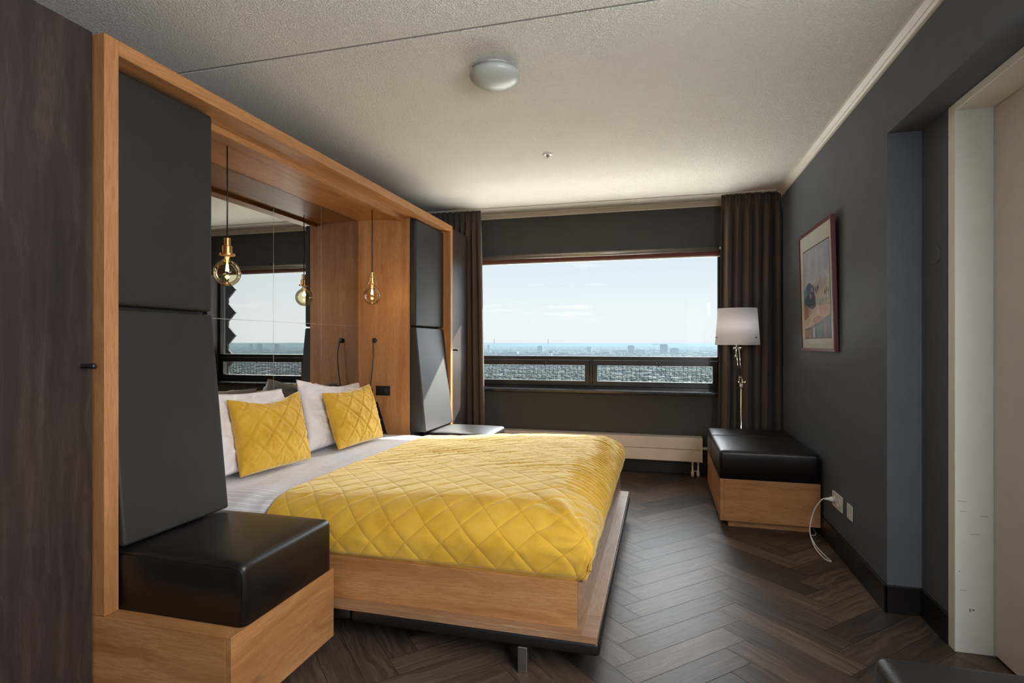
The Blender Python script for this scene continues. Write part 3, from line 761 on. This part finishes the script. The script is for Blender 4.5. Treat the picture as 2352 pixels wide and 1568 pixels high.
bmesh.ops.bevel(bm, geom=bm.edges[:], offset=.0015, segments=2, affect='EDGES'); meshobj('bar', bm, M['blackmetal'], st)
for k in (.08, .5, .9):
    bm = bmesh.new(); lathe(bm, [(.0035, .001), (.0035, -.002), (.001, -.003)], a.lerp(b, k)+Vector((0, -.004, 0)), 10, 'Y'); meshobj('screw', bm, M['chrome'], st)
bm = bmesh.new(); lathe(bm, [(.006, .018), (.006, -.0)], a.lerp(b, .05), 10, 'Y'); meshobj('mounting_pin', bm, M['blackmetal'], st)

# ================================================================ CURTAINS
def curtain(name, x0t, x1t, x0b, x1b, folds, amp, seed, label, yc=5.285):
    rnd = random.Random(seed); ph = [rnd.uniform(-.6, .6) for _ in range(40)]; am = [rnd.uniform(.65, 1.25) for _ in range(40)]
    nu, nv = folds*16, 60; z0, z1 = .015, CZ-.004
    root = thing(name, ((x0t+x1t)/2, yc, z1), label, 'curtain', 'brown curtains at the window')
    bm = bmesh.new(); G = []
    for j in range(nv+1):
        v = j/nv; z = z1-(z1-z0)*(v**1.15); row = []
        e = min(1, v*1.0); xl = x0t+(x0b-x0t)*e; xr = x1t+(x1b-x1t)*e
        pin = min(1, max(0, (z1-.09-z)/.14)); pin = .38+.62*pin   # pinch pleats near the top
        for i in range(nu+1):
            u = i/nu; k = u*folds; ki = int(min(folds-1, k)); fr = k-ki
            s_ = math.sin(2*PI*(k+ph[ki]*.10*math.sin(PI*fr)))
            s2 = math.sin(2*PI*(k*.5)+seed)
            warp = .012*math.sin(2*PI*(u*2.3+seed))*v
            tri = s_*am[ki]
            if z > z1-.085: tri = math.copysign(abs(s_)**.5, s_)*.6+.45*math.sin(6*PI*k)
            y = yc+amp*pin*tri+amp*.22*s2*v
            x = xl+(xr-xl)*u+warp+.006*math.cos(2*PI*k)*pin
            row.append(bm.verts.new((x, y, z)))
        G.append(row)
    for j in range(nv):
        for i in range(nu): bm.faces.new((G[j][i], G[j+1][i], G[j+1][i+1], G[j][i+1]))
    bmesh.ops.recalc_face_normals(bm, faces=bm.faces)
    o = meshobj('drape', bm, M['curtain'], root, True); md = o.modifiers.new('thickness', 'SOLIDIFY'); md.thickness = .003
    return root
curtain('curtain', .515, 1.000, .475, .997, 6, .056, 3, 'floor-length brown curtain right of the window, behind the white lamp')
curtain('curtain', -2.35, -1.742, -2.35, -1.712, 10, .038, 7, 'floor-length brown curtain left of the window, behind the narrow wardrobe')

# ================================================================ RADIATOR
rd = thing('radiator', (-.6, 5.46, .0), 'long low cream panel radiator under the window', 'radiator')
boxobj('panel', (-1.62, .366, 5.405, 5.425, .262, .369), M['rad'], rd, .003)
boxobj('panel', (-1.62, .366, 5.405, 5.425, .149, .258), M['rad'], rd, .003)
boxobj('top_grille', (-1.62, .364, 5.426, 5.540, .352, .369), M['rad'], rd, .003)
boxobj('back_panel', (-1.60, .35, 5.426, 5.535, .155, .351), M['rad'], rd, 0)
boxobj('end_cap', (.350, .3675, 5.404, 5.542, .148, .3705), M['rad'], rd, .002)
for x in (.283, .333):
    bm = bmesh.new(); lathe(bm, [(.008, .0), (.015, .001), (.015, .045), (.011, .05), (.009, .055), (.009, .125), (.012, .13), (.012, .15)], (x, 5.47, 0), 16); meshobj('pipe', bm, M['white'], rd, True)
boxobj('bridge', (.283, .333, 5.465, 5.475, .050, .056), M['white'], rd, .001)
bm = bmesh.new(); lathe(bm, [(.010, 0), (.013, .005), (.016, .02), (.016, .045), (.008, .05)], (.367, 5.47, .265), 20, 'X'); meshobj('valve', bm, M['white'], rd, True)

# ================================================================ RIGHT BENCH
rbn = thing('window_bench', (.69, 4.53, 0), 'low oak box bench with a two-part black leather seat, against the right wall', 'bench')
bm = bmesh.new(); box(bm, .3845, .407, 4.0065, 5.06, .05, .333, .0015); meshobj('side_board', bm, M['oakY'], rbn)
bm = bmesh.new(); box(bm, .4072, .998, 4.006, 4.028, .05, .333, .0015); meshobj('front_board', bm, M['oakX'], rbn)
bm = bmesh.new(); box(bm, .4072, .998, 4.0282, 5.06, .053, .325); meshobj('carcass', bm, M['oakX'], rbn)
bm = bmesh.new(); box(bm, .442, .95, 4.06, 5.0, 0, .0525, .001); meshobj('plinth', bm, M['oakX'], rbn)
for a, b in ((4.004, 4.668), (4.672, 5.055)):
    bm = bmesh.new(); soft_cushion(bm, .380, .996, a, b, .334, .524, .026, .008)
    s = meshobj('seat_cushion', bm, M['leather'], rbn, True)
    if a < 4.1: piping('seam', [(.388, a-.0003, .345), (.388, a-.0003, .488), (.394, a+.0, .507), (.41, a, .514), (.966, a, .514), (.982, a, .507), (.99, a, .488), (.99, a, .345)], M['leather'], s)
# near stool
ns = thing('leather_stool', (.8, 1.2, 0), 'black leather stool cut off by the bottom right corner of the picture', 'stool')
bm = bmesh.new(); soft_cushion(bm, .487, 1.10, .92, 1.515, .30, .508, .03, .006); meshobj('seat_cushion', bm, M['leather'], ns, True)
boxobj('base', (.492, 1.10, .925, 1.512, .05, .30), M['oakX'], ns, .002)
boxobj('plinth', (.54, 1.06, .97, 1.47, 0, .05), M['oakX'], ns, .002)

# ================================================================ FLOOR LAMP
LX, LY = .6620, 5.125
fl = thing('floor_lamp', (LX, LY, 0), 'floor lamp with white shade and chrome pole between leather bench and curtain', 'lamp')
bm = bmesh.new(); lathe(bm, [(.10, 0), (.11, .003), (.11, .016), (.10, .02), (.012, .024)], (LX-.0, LY-.0, 0), 40); meshobj('lamp_base', bm, M['chrome'], fl, True)
bm = bmesh.new(); tube(bm, [(LX, LY, .022), (LX, LY, .885)], .0085, 16); meshobj('pole', bm, M['chrome'], fl, True)
bm = bmesh.new(); tube(bm, [(LX, LY, .870), (LX, LY, .90)], .0135, 16); meshobj('collar', bm, M['white'], fl, True)
HX, HY, HZ = .622, 5.055, 1.205
bm = bmesh.new(); lathe(bm, [(.004, -.03), (.012, -.028), (.012, -.016), (.007, -.012), (.007, .022), (.013, .026), (.013, .036), (.004, .038)], (LX+.002, LY, .912), 16, 'X'); meshobj('joint', bm, M['chrome'], fl, True)
for s_ in (-.012, .014):
    bm = bmesh.new(); tube(bm, [(LX+s_*.5, LY, .915), (HX+s_, HY, 1.195)], .0042, 8); meshobj('arm', bm, M['chrome'], fl, True)
bm = bmesh.new(); tube(bm, [(LX-.022, LY-.01, .955), (LX+.012, LY-.01, .955)], .0028, 6); tube(bm, [(LX-.018, LY-.01, .955), (LX-.012, LY, .90)], .003, 6); meshobj('spring', bm, M['chrome'], fl, True)
bm = bmesh.new(); lathe(bm, [(.004, -.034), (.011, -.032), (.011, -.010), (.008, -.006), (.008, .012), (.011, .016), (.011, .036), (.004, .038)], (HX, HY, 1.203), 16, 'X'); meshobj('joint', bm, M['steel'], fl, True)
bm = bmesh.new(); tube(bm, [(HX-.006, HY-.008, 1.198), (HX-.016, HY-.016, 1.128)], .0038, 8); meshobj('handle', bm, M['chrome'], fl, True)
bm = bmesh.new(); tube(bm, [(HX, HY, 1.205), (HX, HY, 1.30)], .010, 12); meshobj('lamp_holder', bm, M['steel'], fl, True)
bm = bmesh.new(); n = 56; r0, r1, z0, z1 = .179, .156, 1.232, 1.542
rg = []
for r, z in ((r0, z0), (r0+.0008, z0+.004), ((r0+r1)/2, (z0+z1)/2), (r1+.0008, z1-.004), (r1, z1), (r1-.003, z1), (r0-.003, z0)):
    rg.append([bm.verts.new((HX+r*math.cos(2*PI*k/n), HY+r*math.sin(2*PI*k/n)*.72, z)) for k in range(n)])
rg.append(rg[0])
for A, B in zip(rg, rg[1:]):
    for k in range(n): bm.faces.new((A[k], A[(k+1) % n], B[(k+1) % n], B[k]))
bmesh.ops.recalc_face_normals(bm, faces=bm.faces); sh = meshobj('lamp_shade', bm, M['shade'], fl, True)
for ang in (200, 318):
    bm = bmesh.new(); c_, s_ = math.cos(math.radians(ang)), math.sin(math.radians(ang)); rr = .1775
    tube(bm, [(HX+(rr-.012)*c_, HY+(rr-.012)*s_*.72, 1.294), (HX+(rr+.012)*c_, HY+(rr+.012)*s_*.72, 1.294)], .0035, 8)
    meshobj('shade_screw', bm, M['blackmetal'], sh, True)
bm = bmesh.new()
for k in range(3):
    a = 2*PI*k/3+.3; tube(bm, [(HX, HY, 1.29), (HX+.172*math.cos(a), HY+.124*math.sin(a), 1.294)], .002, 6)
meshobj('spider', bm, M['steel'], sh, True)
bm = bmesh.new(); bmesh.ops.create_uvsphere(bm, u_segments=20, v_segments=14, radius=.03, matrix=Matrix.Translation((HX, HY, 1.335))); meshobj('bulb', bm, M['opal'], fl, True)
pl = bpy.data.lights.new('shade_fill', 'POINT'); pl.energy = .85; pl.color = (1, .99, 1); pl.shadow_soft_size = .08  # light added inside the shade to brighten it, no lit bulb known
po = bpy.data.objects.new('shade_fill', pl); COL.objects.link(po); po.location = (HX-LX, HY-LY, 1.39); po.parent = fl

# ================================================================ SOCKETS, CABLE, THERMOSTAT COVER
so = thing('wall_socket', (XR, 3.69, .31), 'white double wall socket low on the dark right wall, one outlet in use', 'socket')
boxobj('plate', (XR-.010, XR, 3.598, 3.782, .265, .355), M['white'], so, .003)
for y in (3.643, 3.735):
    bm = bmesh.new(); lathe(bm, [(.023, 0), (.023, -.003), (.0205, -.0035), (.0195, .006), (.002, .0065)], (XR-.0095, y, .31), 30, 'X'); r_ = meshobj('outlet', bm, M['white'], so)
    bm = bmesh.new()
    for dy in (-.0095, .0095): lathe(bm, [(.003, 0), (.003, -.001), (.001, -.0012)], (XR-.004, y+dy, .31), 8, 'X')
    meshobj('hole', bm, M['black'], r_)
bp = thing('blank_plate', (XR, 3.475, .31), 'small white blank cover plate to the right of the white socket', 'cover plate')
boxobj('plate', (XR-.006, XR, 3.431, 3.519, .268, .352), M['white'], bp, .003)
for z in (.283, .337):
    bm = bmesh.new(); lathe(bm, [(.0032, 0), (.003, -.001), (.001, -.0012)], (XR-.006, 3.475, z), 8, 'X'); meshobj('screw', bm, M['steel'], bp)
cbx = thing('power_cable', (.95, 3.74, 0), 'thin white power cable with plug hanging from the white socket to the floor', 'cable')
bm = bmesh.new(); lathe(bm, [(.004, -.052), (.006, -.05), (.008, -.034), (.016, -.014), (.018, 0)], (XR-.011, 3.735, .31), 18, 'X'); meshobj('plug', bm, M['white'], cbx, True)
pc = spline([(XR-.060, 3.735, .31), (XR-.078, 3.742, .300), (.905, 3.765, .235), (.885, 3.775, .15), (.878, 3.76, .085), (.886, 3.68, .03), (.910, 3.575, .005), (.935, 3.54, .0045), (.928, 3.60, .0045), (.905, 3.72, .02), (.897, 3.80, .045), (.92, 3.93, .02), (.965, 4.00, .006), (.984, 4.15, .005), (.985, 4.9, .005)], 8)
bm = bmesh.new(); tube(bm, pc, .0032, 8); meshobj('cord', bm, M['white'], cbx, True)
th = thing('round_cover', (XR2, 2.81, 1.633), 'round dark blank cover on the recessed wall left of the door jamb', 'cover plate')
bm = bmesh.new(); lathe(bm, [(.037, 0), (.037, -.004), (.034, -.006), (.002, -.0065)], (XR2, 2.815, 1.633), 36, 'X'); meshobj('cover', bm, M['wall'], th)

# ================================================================ PICTURE
pf = thing('framed_picture', (XR-.03, 4.08, 1.2), 'framed abstract mountain landscape in a dark red frame on the right wall', 'picture')
PY0, PY1, PZ0, PZ1 = 3.665, 4.475, 1.195, 2.012
def lean(o):
    for v in o.data.vertices: v.co.x -= .020*max(0, (v.co.z+1.2-PZ0))/.8
bw = .018; fr_ = []
for nm, d in (('frame_rail', (XR-.028, XR-.004, PY0, PY1, PZ1-bw, PZ1)), ('frame_rail', (XR-.028, XR-.004, PY0, PY1, PZ0, PZ0+bw)), ('frame_stile', (XR-.028, XR-.004, PY0, PY0+bw, PZ0+bw, PZ1-bw)), ('frame_stile', (XR-.028, XR-.004, PY1-bw, PY1, PZ0+bw, PZ1-bw))):
    lean(boxobj(nm, d, M['redframe'], pf, .0015))
lean(boxobj('mount', (XR-.020, XR-.010, PY0+bw, PY1-bw, PZ0+bw, PZ1-bw), M['mount'], pf, 0))
# the print: flat painted shapes on paper
ay0, ay1, az0, az1 = 3.745, 4.375, 1.285, 1.885
cols = dict(sky=(.30, .31, .40), sky2=(.42, .38, .42), blue=(.045, .085, .17), navy=(.022, .030, .06), pink=(.36, .26, .29), pale=(.40, .34, .29), peach=(.44, .255, .20), rust=(.27, .11, .085), rose=(.33, .15, .14), sand=(.42, .31, .23), slate=(.07, .08, .11), teal=(.09, .16, .18), haze1=(.355, .335, .40), haze2=(.40, .365, .385), lake=(.06, .20, .30), line=(.10, .02, .015))
names = list(cols); pm = []
for k in names: pm.append(plain('print_'+k, tuple(min(1, c*1.45) for c in cols[k]), .6, var=.12))
bm = bmesh.new()
lay = [0]
def pp_(pts, c):
    lay[0] += .00003; x = XR-.0205-lay[0]
    vs = [bm.verts.new((x, ay1-(ay1-ay0)*u, az0+(az1-az0)*v)) for u, v in pts]
    f = bm.faces.new(vs); f.material_index = names.index(c)
def strip(u0, u1, v0, v1, c, w_=.0): pp_([(u0, v0), (u1, v0), (u1, v1), (u0, v1)], c)
strip(-.012, 1.012, -.012, 1.012, 'line'); strip(0, 1, 0, 1, 'sky')
strip(0, 1, .56, .70, 'haze1'); strip(0, 1, .60, .64, 'haze2')
for k, (a, b) in enumerate(((.20, .28), (.50, .56), (.66, .80))): strip(a, b, .60, 1.0-.03*k, 'haze1')
pp_([(.25, .45), (.33, .585), (.40, .61), (.46, .595), (.53, .635), (.60, .605), (.68, .65), (.76, .615), (.84, .645), (.93, .61), (1, .625), (1, .40), (.25, .40)], 'pink')
pp_([(.46, .53), (.53, .635), (.60, .605), (.58, .52)], 'haze1'); pp_([(.68, .55), (.76, .615), (.84, .645), (.80, .54)], 'sky'); pp_([(.86, .56), (.93, .61), (1, .625), (1, .53)], 'haze2')
pp_([(.36, .60), (.44, .56), (.42, .50), (.34, .52)], 'teal')
pp_([(.0, .42), (.02, .545), (.07, .575), (.12, .60), (.19, .625), (.27, .62), (.33, .60), (.39, .56), (.43, .50), (.41, .38), (0, .38)], 'blue')
pp_([(0, .50), (.02, .545), (.07, .575), (.12, .60), (.13, .50), (.05, .44)], 'lake'); pp_([(.20, .60), (.27, .61), (.30, .53), (.24, .50)], 'slate'); pp_([(.30, .57), (.36, .555), (.37, .50), (.31, .49)], 'pink')
pp_([(.43, .38), (.50, .46), (.62, .49), (.78, .525), (.9, .56), (1, .585), (1, .25), (.4, .25)], 'pale')
pp_([(.62, .40), (.8, .46), (1, .50), (1, .36), (.62, .34)], 'haze2')
pp_([(.04, .43), (.10, .47), (.20, .50), (.32, .515), (.42, .50), (.47, .44), (.48, .34), (.30, .28), (.05, .33)], 'navy')
pp_([(.22, .49), (.30, .505), (.33, .46), (.26, .44)], 'rose')
pp_([(0, .40), (.08, .385), (.16, .36), (.25, .335), (.34, .32), (.42, .325), (.50, .35), (.60, .365), (.70, .362), (.80, .345), (.90, .31), (1, .265), (1, 0), (0, 0)], 'peach')
pp_([(0, .40), (.08, .385), (.18, .355), (.18, .22), (.0, .17)], 'rust'); pp_([(.22, .342), (.30, .325), (.30, .25), (.22, .25)], 'rose'); pp_([(.52, .352), (.60, .365), (.60, .24), (.52, .24)], 'haze2')
pp_([(.0, .20), (.10, .215), (.22, .255), (.36, .275), (.50, .255), (.64, .235), (.76, .20), (.9, .15), (1, .165), (1, 0), (0, 0)], 'sand')
pp_([(.36, .20), (.50, .24), (.62, .235), (.76, .20), (.84, .165), (.66, .11), (.42, .12)], 'rose')
pp_([(0, .215), (.08, .205), (.20, .185), (.30, .15), (.30, .10), (0, .08)], 'sand')
pp_([(0, .10), (.2, .115), (.4, .14), (.6, .17), (.8, .205), (1, .24), (1, 0), (0, 0)], 'slate')
for (a, b, c) in ((0, .26, 'rose'), (.34, .42, 'haze1'), (.5, .6, 'teal'), (.62, .66, 'lake'), (.78, .84, 'rust')): strip(a, b, 0, .095+.06*a, c)
rnd = random.Random(2)
def trees(n_, u0, u1, v0, v1, c, s_=1):
    for _ in range(n_):
        u, v = rnd.uniform(u0, u1), rnd.uniform(v0, v1); w2, h2 = .012*s_, .035*s_
        pp_([(u, v-h2), (u+w2, v), (u, v+h2), (u-w2, v)], c)
trees(5, .32, .6, .50, .55, 'navy', 1.2); trees(5, .72, .95, .46, .50, 'navy'); trees(12, .5, 1, .37, .40, 'teal', .6); trees(12, .03, .45, .15, .20, 'rust', .6); trees(8, .05, .28, .02, .08, 'rust', .7)
pr_ = meshobj('print', bm, pm, pf); lean(pr_)
lean(boxobj('glazing', (XR-.0265, XR-.025, PY0+bw, PY1-bw, PZ0+bw, PZ1-bw), M['glass'], pf, 0))

# ================================================================ CEILING LAMP, SPRINKLER
CX, CY = -.772, 2.565
clp = thing('ceiling_lamp', (CX, CY, CZ), 'round opal glass ceiling lamp, switched off', 'ceiling lamp')
bm = bmesh.new(); lathe(bm, [(.085, CZ), (.085, CZ-.028), (.02, CZ-.03)], (CX, CY, 0), 48); meshobj('lamp_base', bm, M['white'], clp, True)
bm = bmesh.new(); pr = [(.100, CZ-.016), (.108, CZ-.018), (.118, CZ-.030), (.1225, CZ-.037)]
for k in range(1, 14):
    a = k/13*PI/2; pr.append((.1225*math.cos(a)**.85 if k < 13 else .001, CZ-.038-.050*math.sin(a)))
lathe(bm, pr, (CX, CY, 0), 64, capped=False); meshobj('diffuser', bm, M['opal'], clp, True)
sp_ = thing('sprinkler_head', (-.776, 3.84, CZ), 'small sprinkler head with a white rosette on the ceiling', 'sprinkler')
bm = bmesh.new(); lathe(bm, [(.036, CZ), (.036, CZ-.003), (.022, CZ-.008), (.012, CZ-.009)], (-.768, 3.835, 0), 32); meshobj('rosette', bm, M['white'], sp_, True)
bm = bmesh.new(); lathe(bm, [(.013, CZ-.008), (.013, CZ-.014), (.006, CZ-.018), (.004, CZ-.024), (.009, CZ-.026), (.009, CZ-.030)], (-.768, 3.835, 0), 20); meshobj('nozzle', bm, M['steel'], sp_, True)

# ================================================================ CITY
GZ = -92.0
def city_mat():
    m, t, p = mat('city_ground'); c = t.coord()
    a = t.noise(c, .004, 5, .65); b = t.noise(t.mapping(c, (.03, .08, 1)), 1.0, 4, .7)
    col = t.ramp(a, [(.36, (.015, .027, .013)), (.5, (.024, .036, .018)), (.58, (.045, .048, .035)), (.70, (.085, .09, .055))])
    col = t.mix(t.ramp(b, [(.52, (0, 0, 0)), (.62, (1, 1, 1))]), col, (.07, .066, .062))
    t.link(col, p.inputs['Base Color']); p.inputs['Roughness'].default_value = .95; p.inputs['Specular IOR Level'].default_value = .05
    return m
bm = bmesh.new(); vs = [bm.verts.new(v) for v in ((-26000, 60, GZ), (40000, 60, GZ), (40000, 42000, GZ), (-26000, 42000, GZ))]; bm.faces.new(vs)
o = meshobj('ground', bm, city_mat()); o['kind'] = 'structure'
rnd = random.Random(11)
def rndcol_mat(name, stops, rough=.9):
    m, t, p = mat(name); gi = t.new('ShaderNodeNewGeometry')
    t.link(t.ramp(gi.outputs['Random Per Island'], stops, 'CONSTANT'), p.inputs['Base Color']); p.inputs['Roughness'].default_value = rough
    p.inputs['Specular IOR Level'].default_value = .2
    return m
def place(r0, r1, s0, s1):
    y = math.exp(rnd.uniform(math.log(r0), math.log(r1))); return y*rnd.uniform(s0, s1), y
V, F = [], []
def addbox(x, y, w_, d, h, rot):
    i = len(V); c_, s_ = math.cos(rot), math.sin(rot)
    for z in (GZ, GZ+h):
        for a, b in ((-1, -1), (1, -1), (1, 1), (-1, 1)):
            V.append((x+a*w_/2*c_-b*d/2*s_, y+a*w_/2*s_+b*d/2*c_, z))
    F.extend([(i+4, i+5, i+6, i+7)]+[(i+k, i+(k+1) % 4, i+4+(k+1) % 4, i+4+k) for k in range(4)])
def bulk(name, m_, label, cat):
    me = bpy.data.meshes.new(name); me.from_pydata(V, [], F); me.materials.append(m_); o = bpy.data.objects.new(name, me); COL.objects.link(o)
    tag(o, label, cat, kind='stuff'); return o
for _ in range(5200):
    x, y = place(850, 2600, -.42, 1.05); addbox(x, y, rnd.uniform(10, 34), rnd.uniform(8, 13), rnd.uniform(5, 9), rnd.choice((.12, .12, 1.7, .5)))
for _ in range(4200):
    x, y = place(2600, 13000, -.42, 1.05); k = y/4000; addbox(x, y, rnd.uniform(18, 70)*k**.5, rnd.uniform(12, 40)*k**.5, rnd.uniform(6, 20), rnd.uniform(0, 3))
bulk('distant_houses', rndcol_mat('city_roofs', [(0, (.03, .027, .027)), (.25, (.05, .034, .03)), (.4, (.065, .063, .063)), (.6, (.036, .037, .042)), (.8, (.13, .125, .125)), (.88, (.065, .04, .032)), (.96, (.26, .26, .27))]), 'countless small houses and roofs of the city far below the window', 'houses')
V, F = [], []
def addtree(x, y, r, h):
    i = len(V); n_ = 7
    for k in range(n_): V.append((x+r*math.cos(2*PI*k/n_)*rnd.uniform(.8, 1.2), y+r*math.sin(2*PI*k/n_)*rnd.uniform(.8, 1.2), GZ+h*.35))
    for k in range(n_): V.append((x+r*.62*math.cos(2*PI*k/n_+.3), y+r*.62*math.sin(2*PI*k/n_+.3), GZ+h*.85))
    V.append((x, y, GZ+h)); V.append((x, y, GZ))
    for k in range(n_):
        q = (k+1) % n_; F.append((i+k, i+q, i+n_+q, i+n_+k)); F.append((i+n_+k, i+n_+q, i+2*n_)); F.append((i+q, i+k, i+2*n_+1))
for _ in range(9000):
    x, y = place(850, 2600, -.42, 1.05)
    if noise.noise(Vector((x*.006, y*.003, 0))) < -.12: continue
    addtree(x, y, rnd.uniform(5, 11), rnd.uniform(9, 16))
for _ in range(6500):
    x, y = place(2600, 14000, -.42, 1.05)
    if noise.noise(Vector((x*.0012, y*.0007, 5))) < -.05: continue
    k = (y/3500)**.6; addtree(x, y, rnd.uniform(14, 34)*k, rnd.uniform(10, 19))
bulk('distant_trees', rndcol_mat('tree_crowns', [(0, (.011, .021, .010)), (.3, (.018, .033, .013)), (.6, (.027, .044, .017)), (.85, (.042, .058, .024))]), 'green tree crowns among the houses far below the window', 'trees')
M['tower1'] = plain('tower_concrete', (.10, .10, .105), .8); M['tower2'] = plain('tower_pale', (.17, .175, .18), .8); M['towerglass'] = plain('tower_window_bands', (.05, .055, .065), .3)
th_ = math.radians(15)
def wdir(u): return Vector((-math.sin(th_)+u*math.cos(th_), math.cos(th_)+u*math.sin(th_)))
def tower(xa, xb, ytop, ybase, label, cap=None, mk='tower1', mirror=False, group='towers on the skyline'):
    D = 92*1280/(ybase-787); um = ((xa+xb)/2-1176)/1280; w_ = (xb-xa)/1280*D; h = 92+(787-ytop)/1280*D; d2 = wdir(um)*D
    if mirror: d2 = Vector((-4.75-d2.x, d2.y))
    x, y = d2; ro = thing('tower_block', (x, y, GZ), label, 'building', group)
    rot = 0 if mirror else um
    bm = bmesh.new(); box(bm, x-w_/2, x+w_/2, y-w_*.35, y+w_*.35, GZ, GZ+h); meshobj('walls', bm, M[mk], ro)
    bm = bmesh.new(); nfl = max(4, int(h/6))
    for k in range(nfl):
        z = GZ+h*(k+.5)/nfl; box(bm, x-w_*.47, x+w_*.47, y-w_*.355, y-w_*.34, z-h*.14/nfl, z+h*.2/nfl)
    meshobj('window_bands', bm, M['towerglass'], ro)
    if cap:
        bm = bmesh.new(); box(bm, x-w_*cap, x+w_*cap, y-w_*.2, y+w_*.2, GZ+h, GZ+h+w_*.07); meshobj('roof_plant', bm, M[mk], ro)
for a in ((1235, 1247, 794.5, 810, 'grey tower block left of the window centre, the darkest there', .35, 'tower1'),
          (1348, 1359, 796.5, 810, 'bluish tower block just right of the hopper mullion line, second in height there', .3, 'tower2'),
          (1442, 1458, 793.5, 815, 'broad tower block with a roof cap, left of the crane', .35, 'tower2'),
          (1516, 1533, 791, 815, 'tallest and darkest tower block, right of the crane', .4, 'tower1'),
          (1539, 1559, 799.5, 814, 'wide mid-rise block immediately right of the tallest tower', .35, 'tower1'),
          (1261, 1271, 804.5, 816, 'small low tower block right of the grey tower, just above the rail', .3, 'tower1'),
          (1120, 1125, 791.5, 809, 'thin tower at the far left of the view, beside the curtain', None, 'tower1'),
          (1410, 1441, 802.5, 812, 'long low slab block left of the broad capped tower', None, 'tower2'),
          (1459, 1483, 801.5, 812, 'long low slab block between the broad capped tower and the crane', None, 'tower2'),
          (1165, 1190, 806.5, 816, 'low wide block near the left curtain, just above the window rail', None, 'tower1'),
          (1385, 1402, 806.0, 815, 'pale low hall, above the joint between the two hopper sashes', None, 'tower2')):
    tower(*a)
for a in ((592, 601, 790, 806, 'slim tower block seen only in the mirror, left of its pane joint', .3, 'tower1', True),
          (632, 641, 790, 806, 'slim tower block seen only in the mirror, right of its pane joint', .3, 'tower1', True),
          (572, 580, 791, 804, 'pale tower block seen only in the mirror, farthest left', .3, 'tower2', True)):
    tower(*a)
# crane and masts
def mast(xp, ytop, D, label, nm='radio_mast', r=5):
    d2 = wdir((xp-1176)/1280)*D; x, y = d2; h = 92+(787-ytop)/1280*D
    bm = bmesh.new(); tube(bm, [(x, y, GZ), (x, y, GZ+h)], [r, r*.4], 6)
    if nm == 'tower_crane': tube(bm, [(x-14, y, GZ+h*.97), (x+50, y, GZ+h*1.0)], 1.6, 5)
    return tag(meshobj(nm, bm, M['tower1'], None, loc=(x, y, GZ)), label, 'crane' if nm == 'tower_crane' else 'mast')
mast(1502, 789.5, 4600, 'thin tower crane rising between the capped tower and the tallest tower', 'tower_crane', 3)
mast(1259, 778, 9000, 'tall thin mast on the horizon above the small low tower', r=6)
mast(1135, 778, 9000, 'tall thin mast on the horizon near the left curtain', r=6)
# haze lying over the city
hz = bmesh.new(); box(hz, -26000, 40000, 400, 41000, GZ-1, -3.0)
HC, HD = (.15, .205, .24, 1), .00020
hm = bpy.data.materials.new('city_haze'); hm.use_nodes = True; t = NT(hm.node_tree); t.n.clear()
out = t.new('ShaderNodeOutputMaterial'); vs_ = t.new('ShaderNodeVolumeScatter'); vs_.inputs['Color'].default_value = HC; va_ = t.new('ShaderNodeVolumeAbsorption'); va_.inputs['Color'].default_value = HC; va_.inputs['Density'].default_value = HD
vs_.inputs['Density'].default_value = HD; vs_.inputs['Anisotropy'].default_value = .2
ad_ = t.new('ShaderNodeAddShader'); t.link(vs_.outputs[0], ad_.inputs[0]); t.link(va_.outputs[0], ad_.inputs[1]); t.link(ad_.outputs[0], out.inputs['Volume'])
o = meshobj('city_haze', hz, hm); tag(o, 'bluish haze lying over the distant city', 'haze', kind='stuff')
for o in bpy.data.objects:
    if '_o' in o: del o['_o']
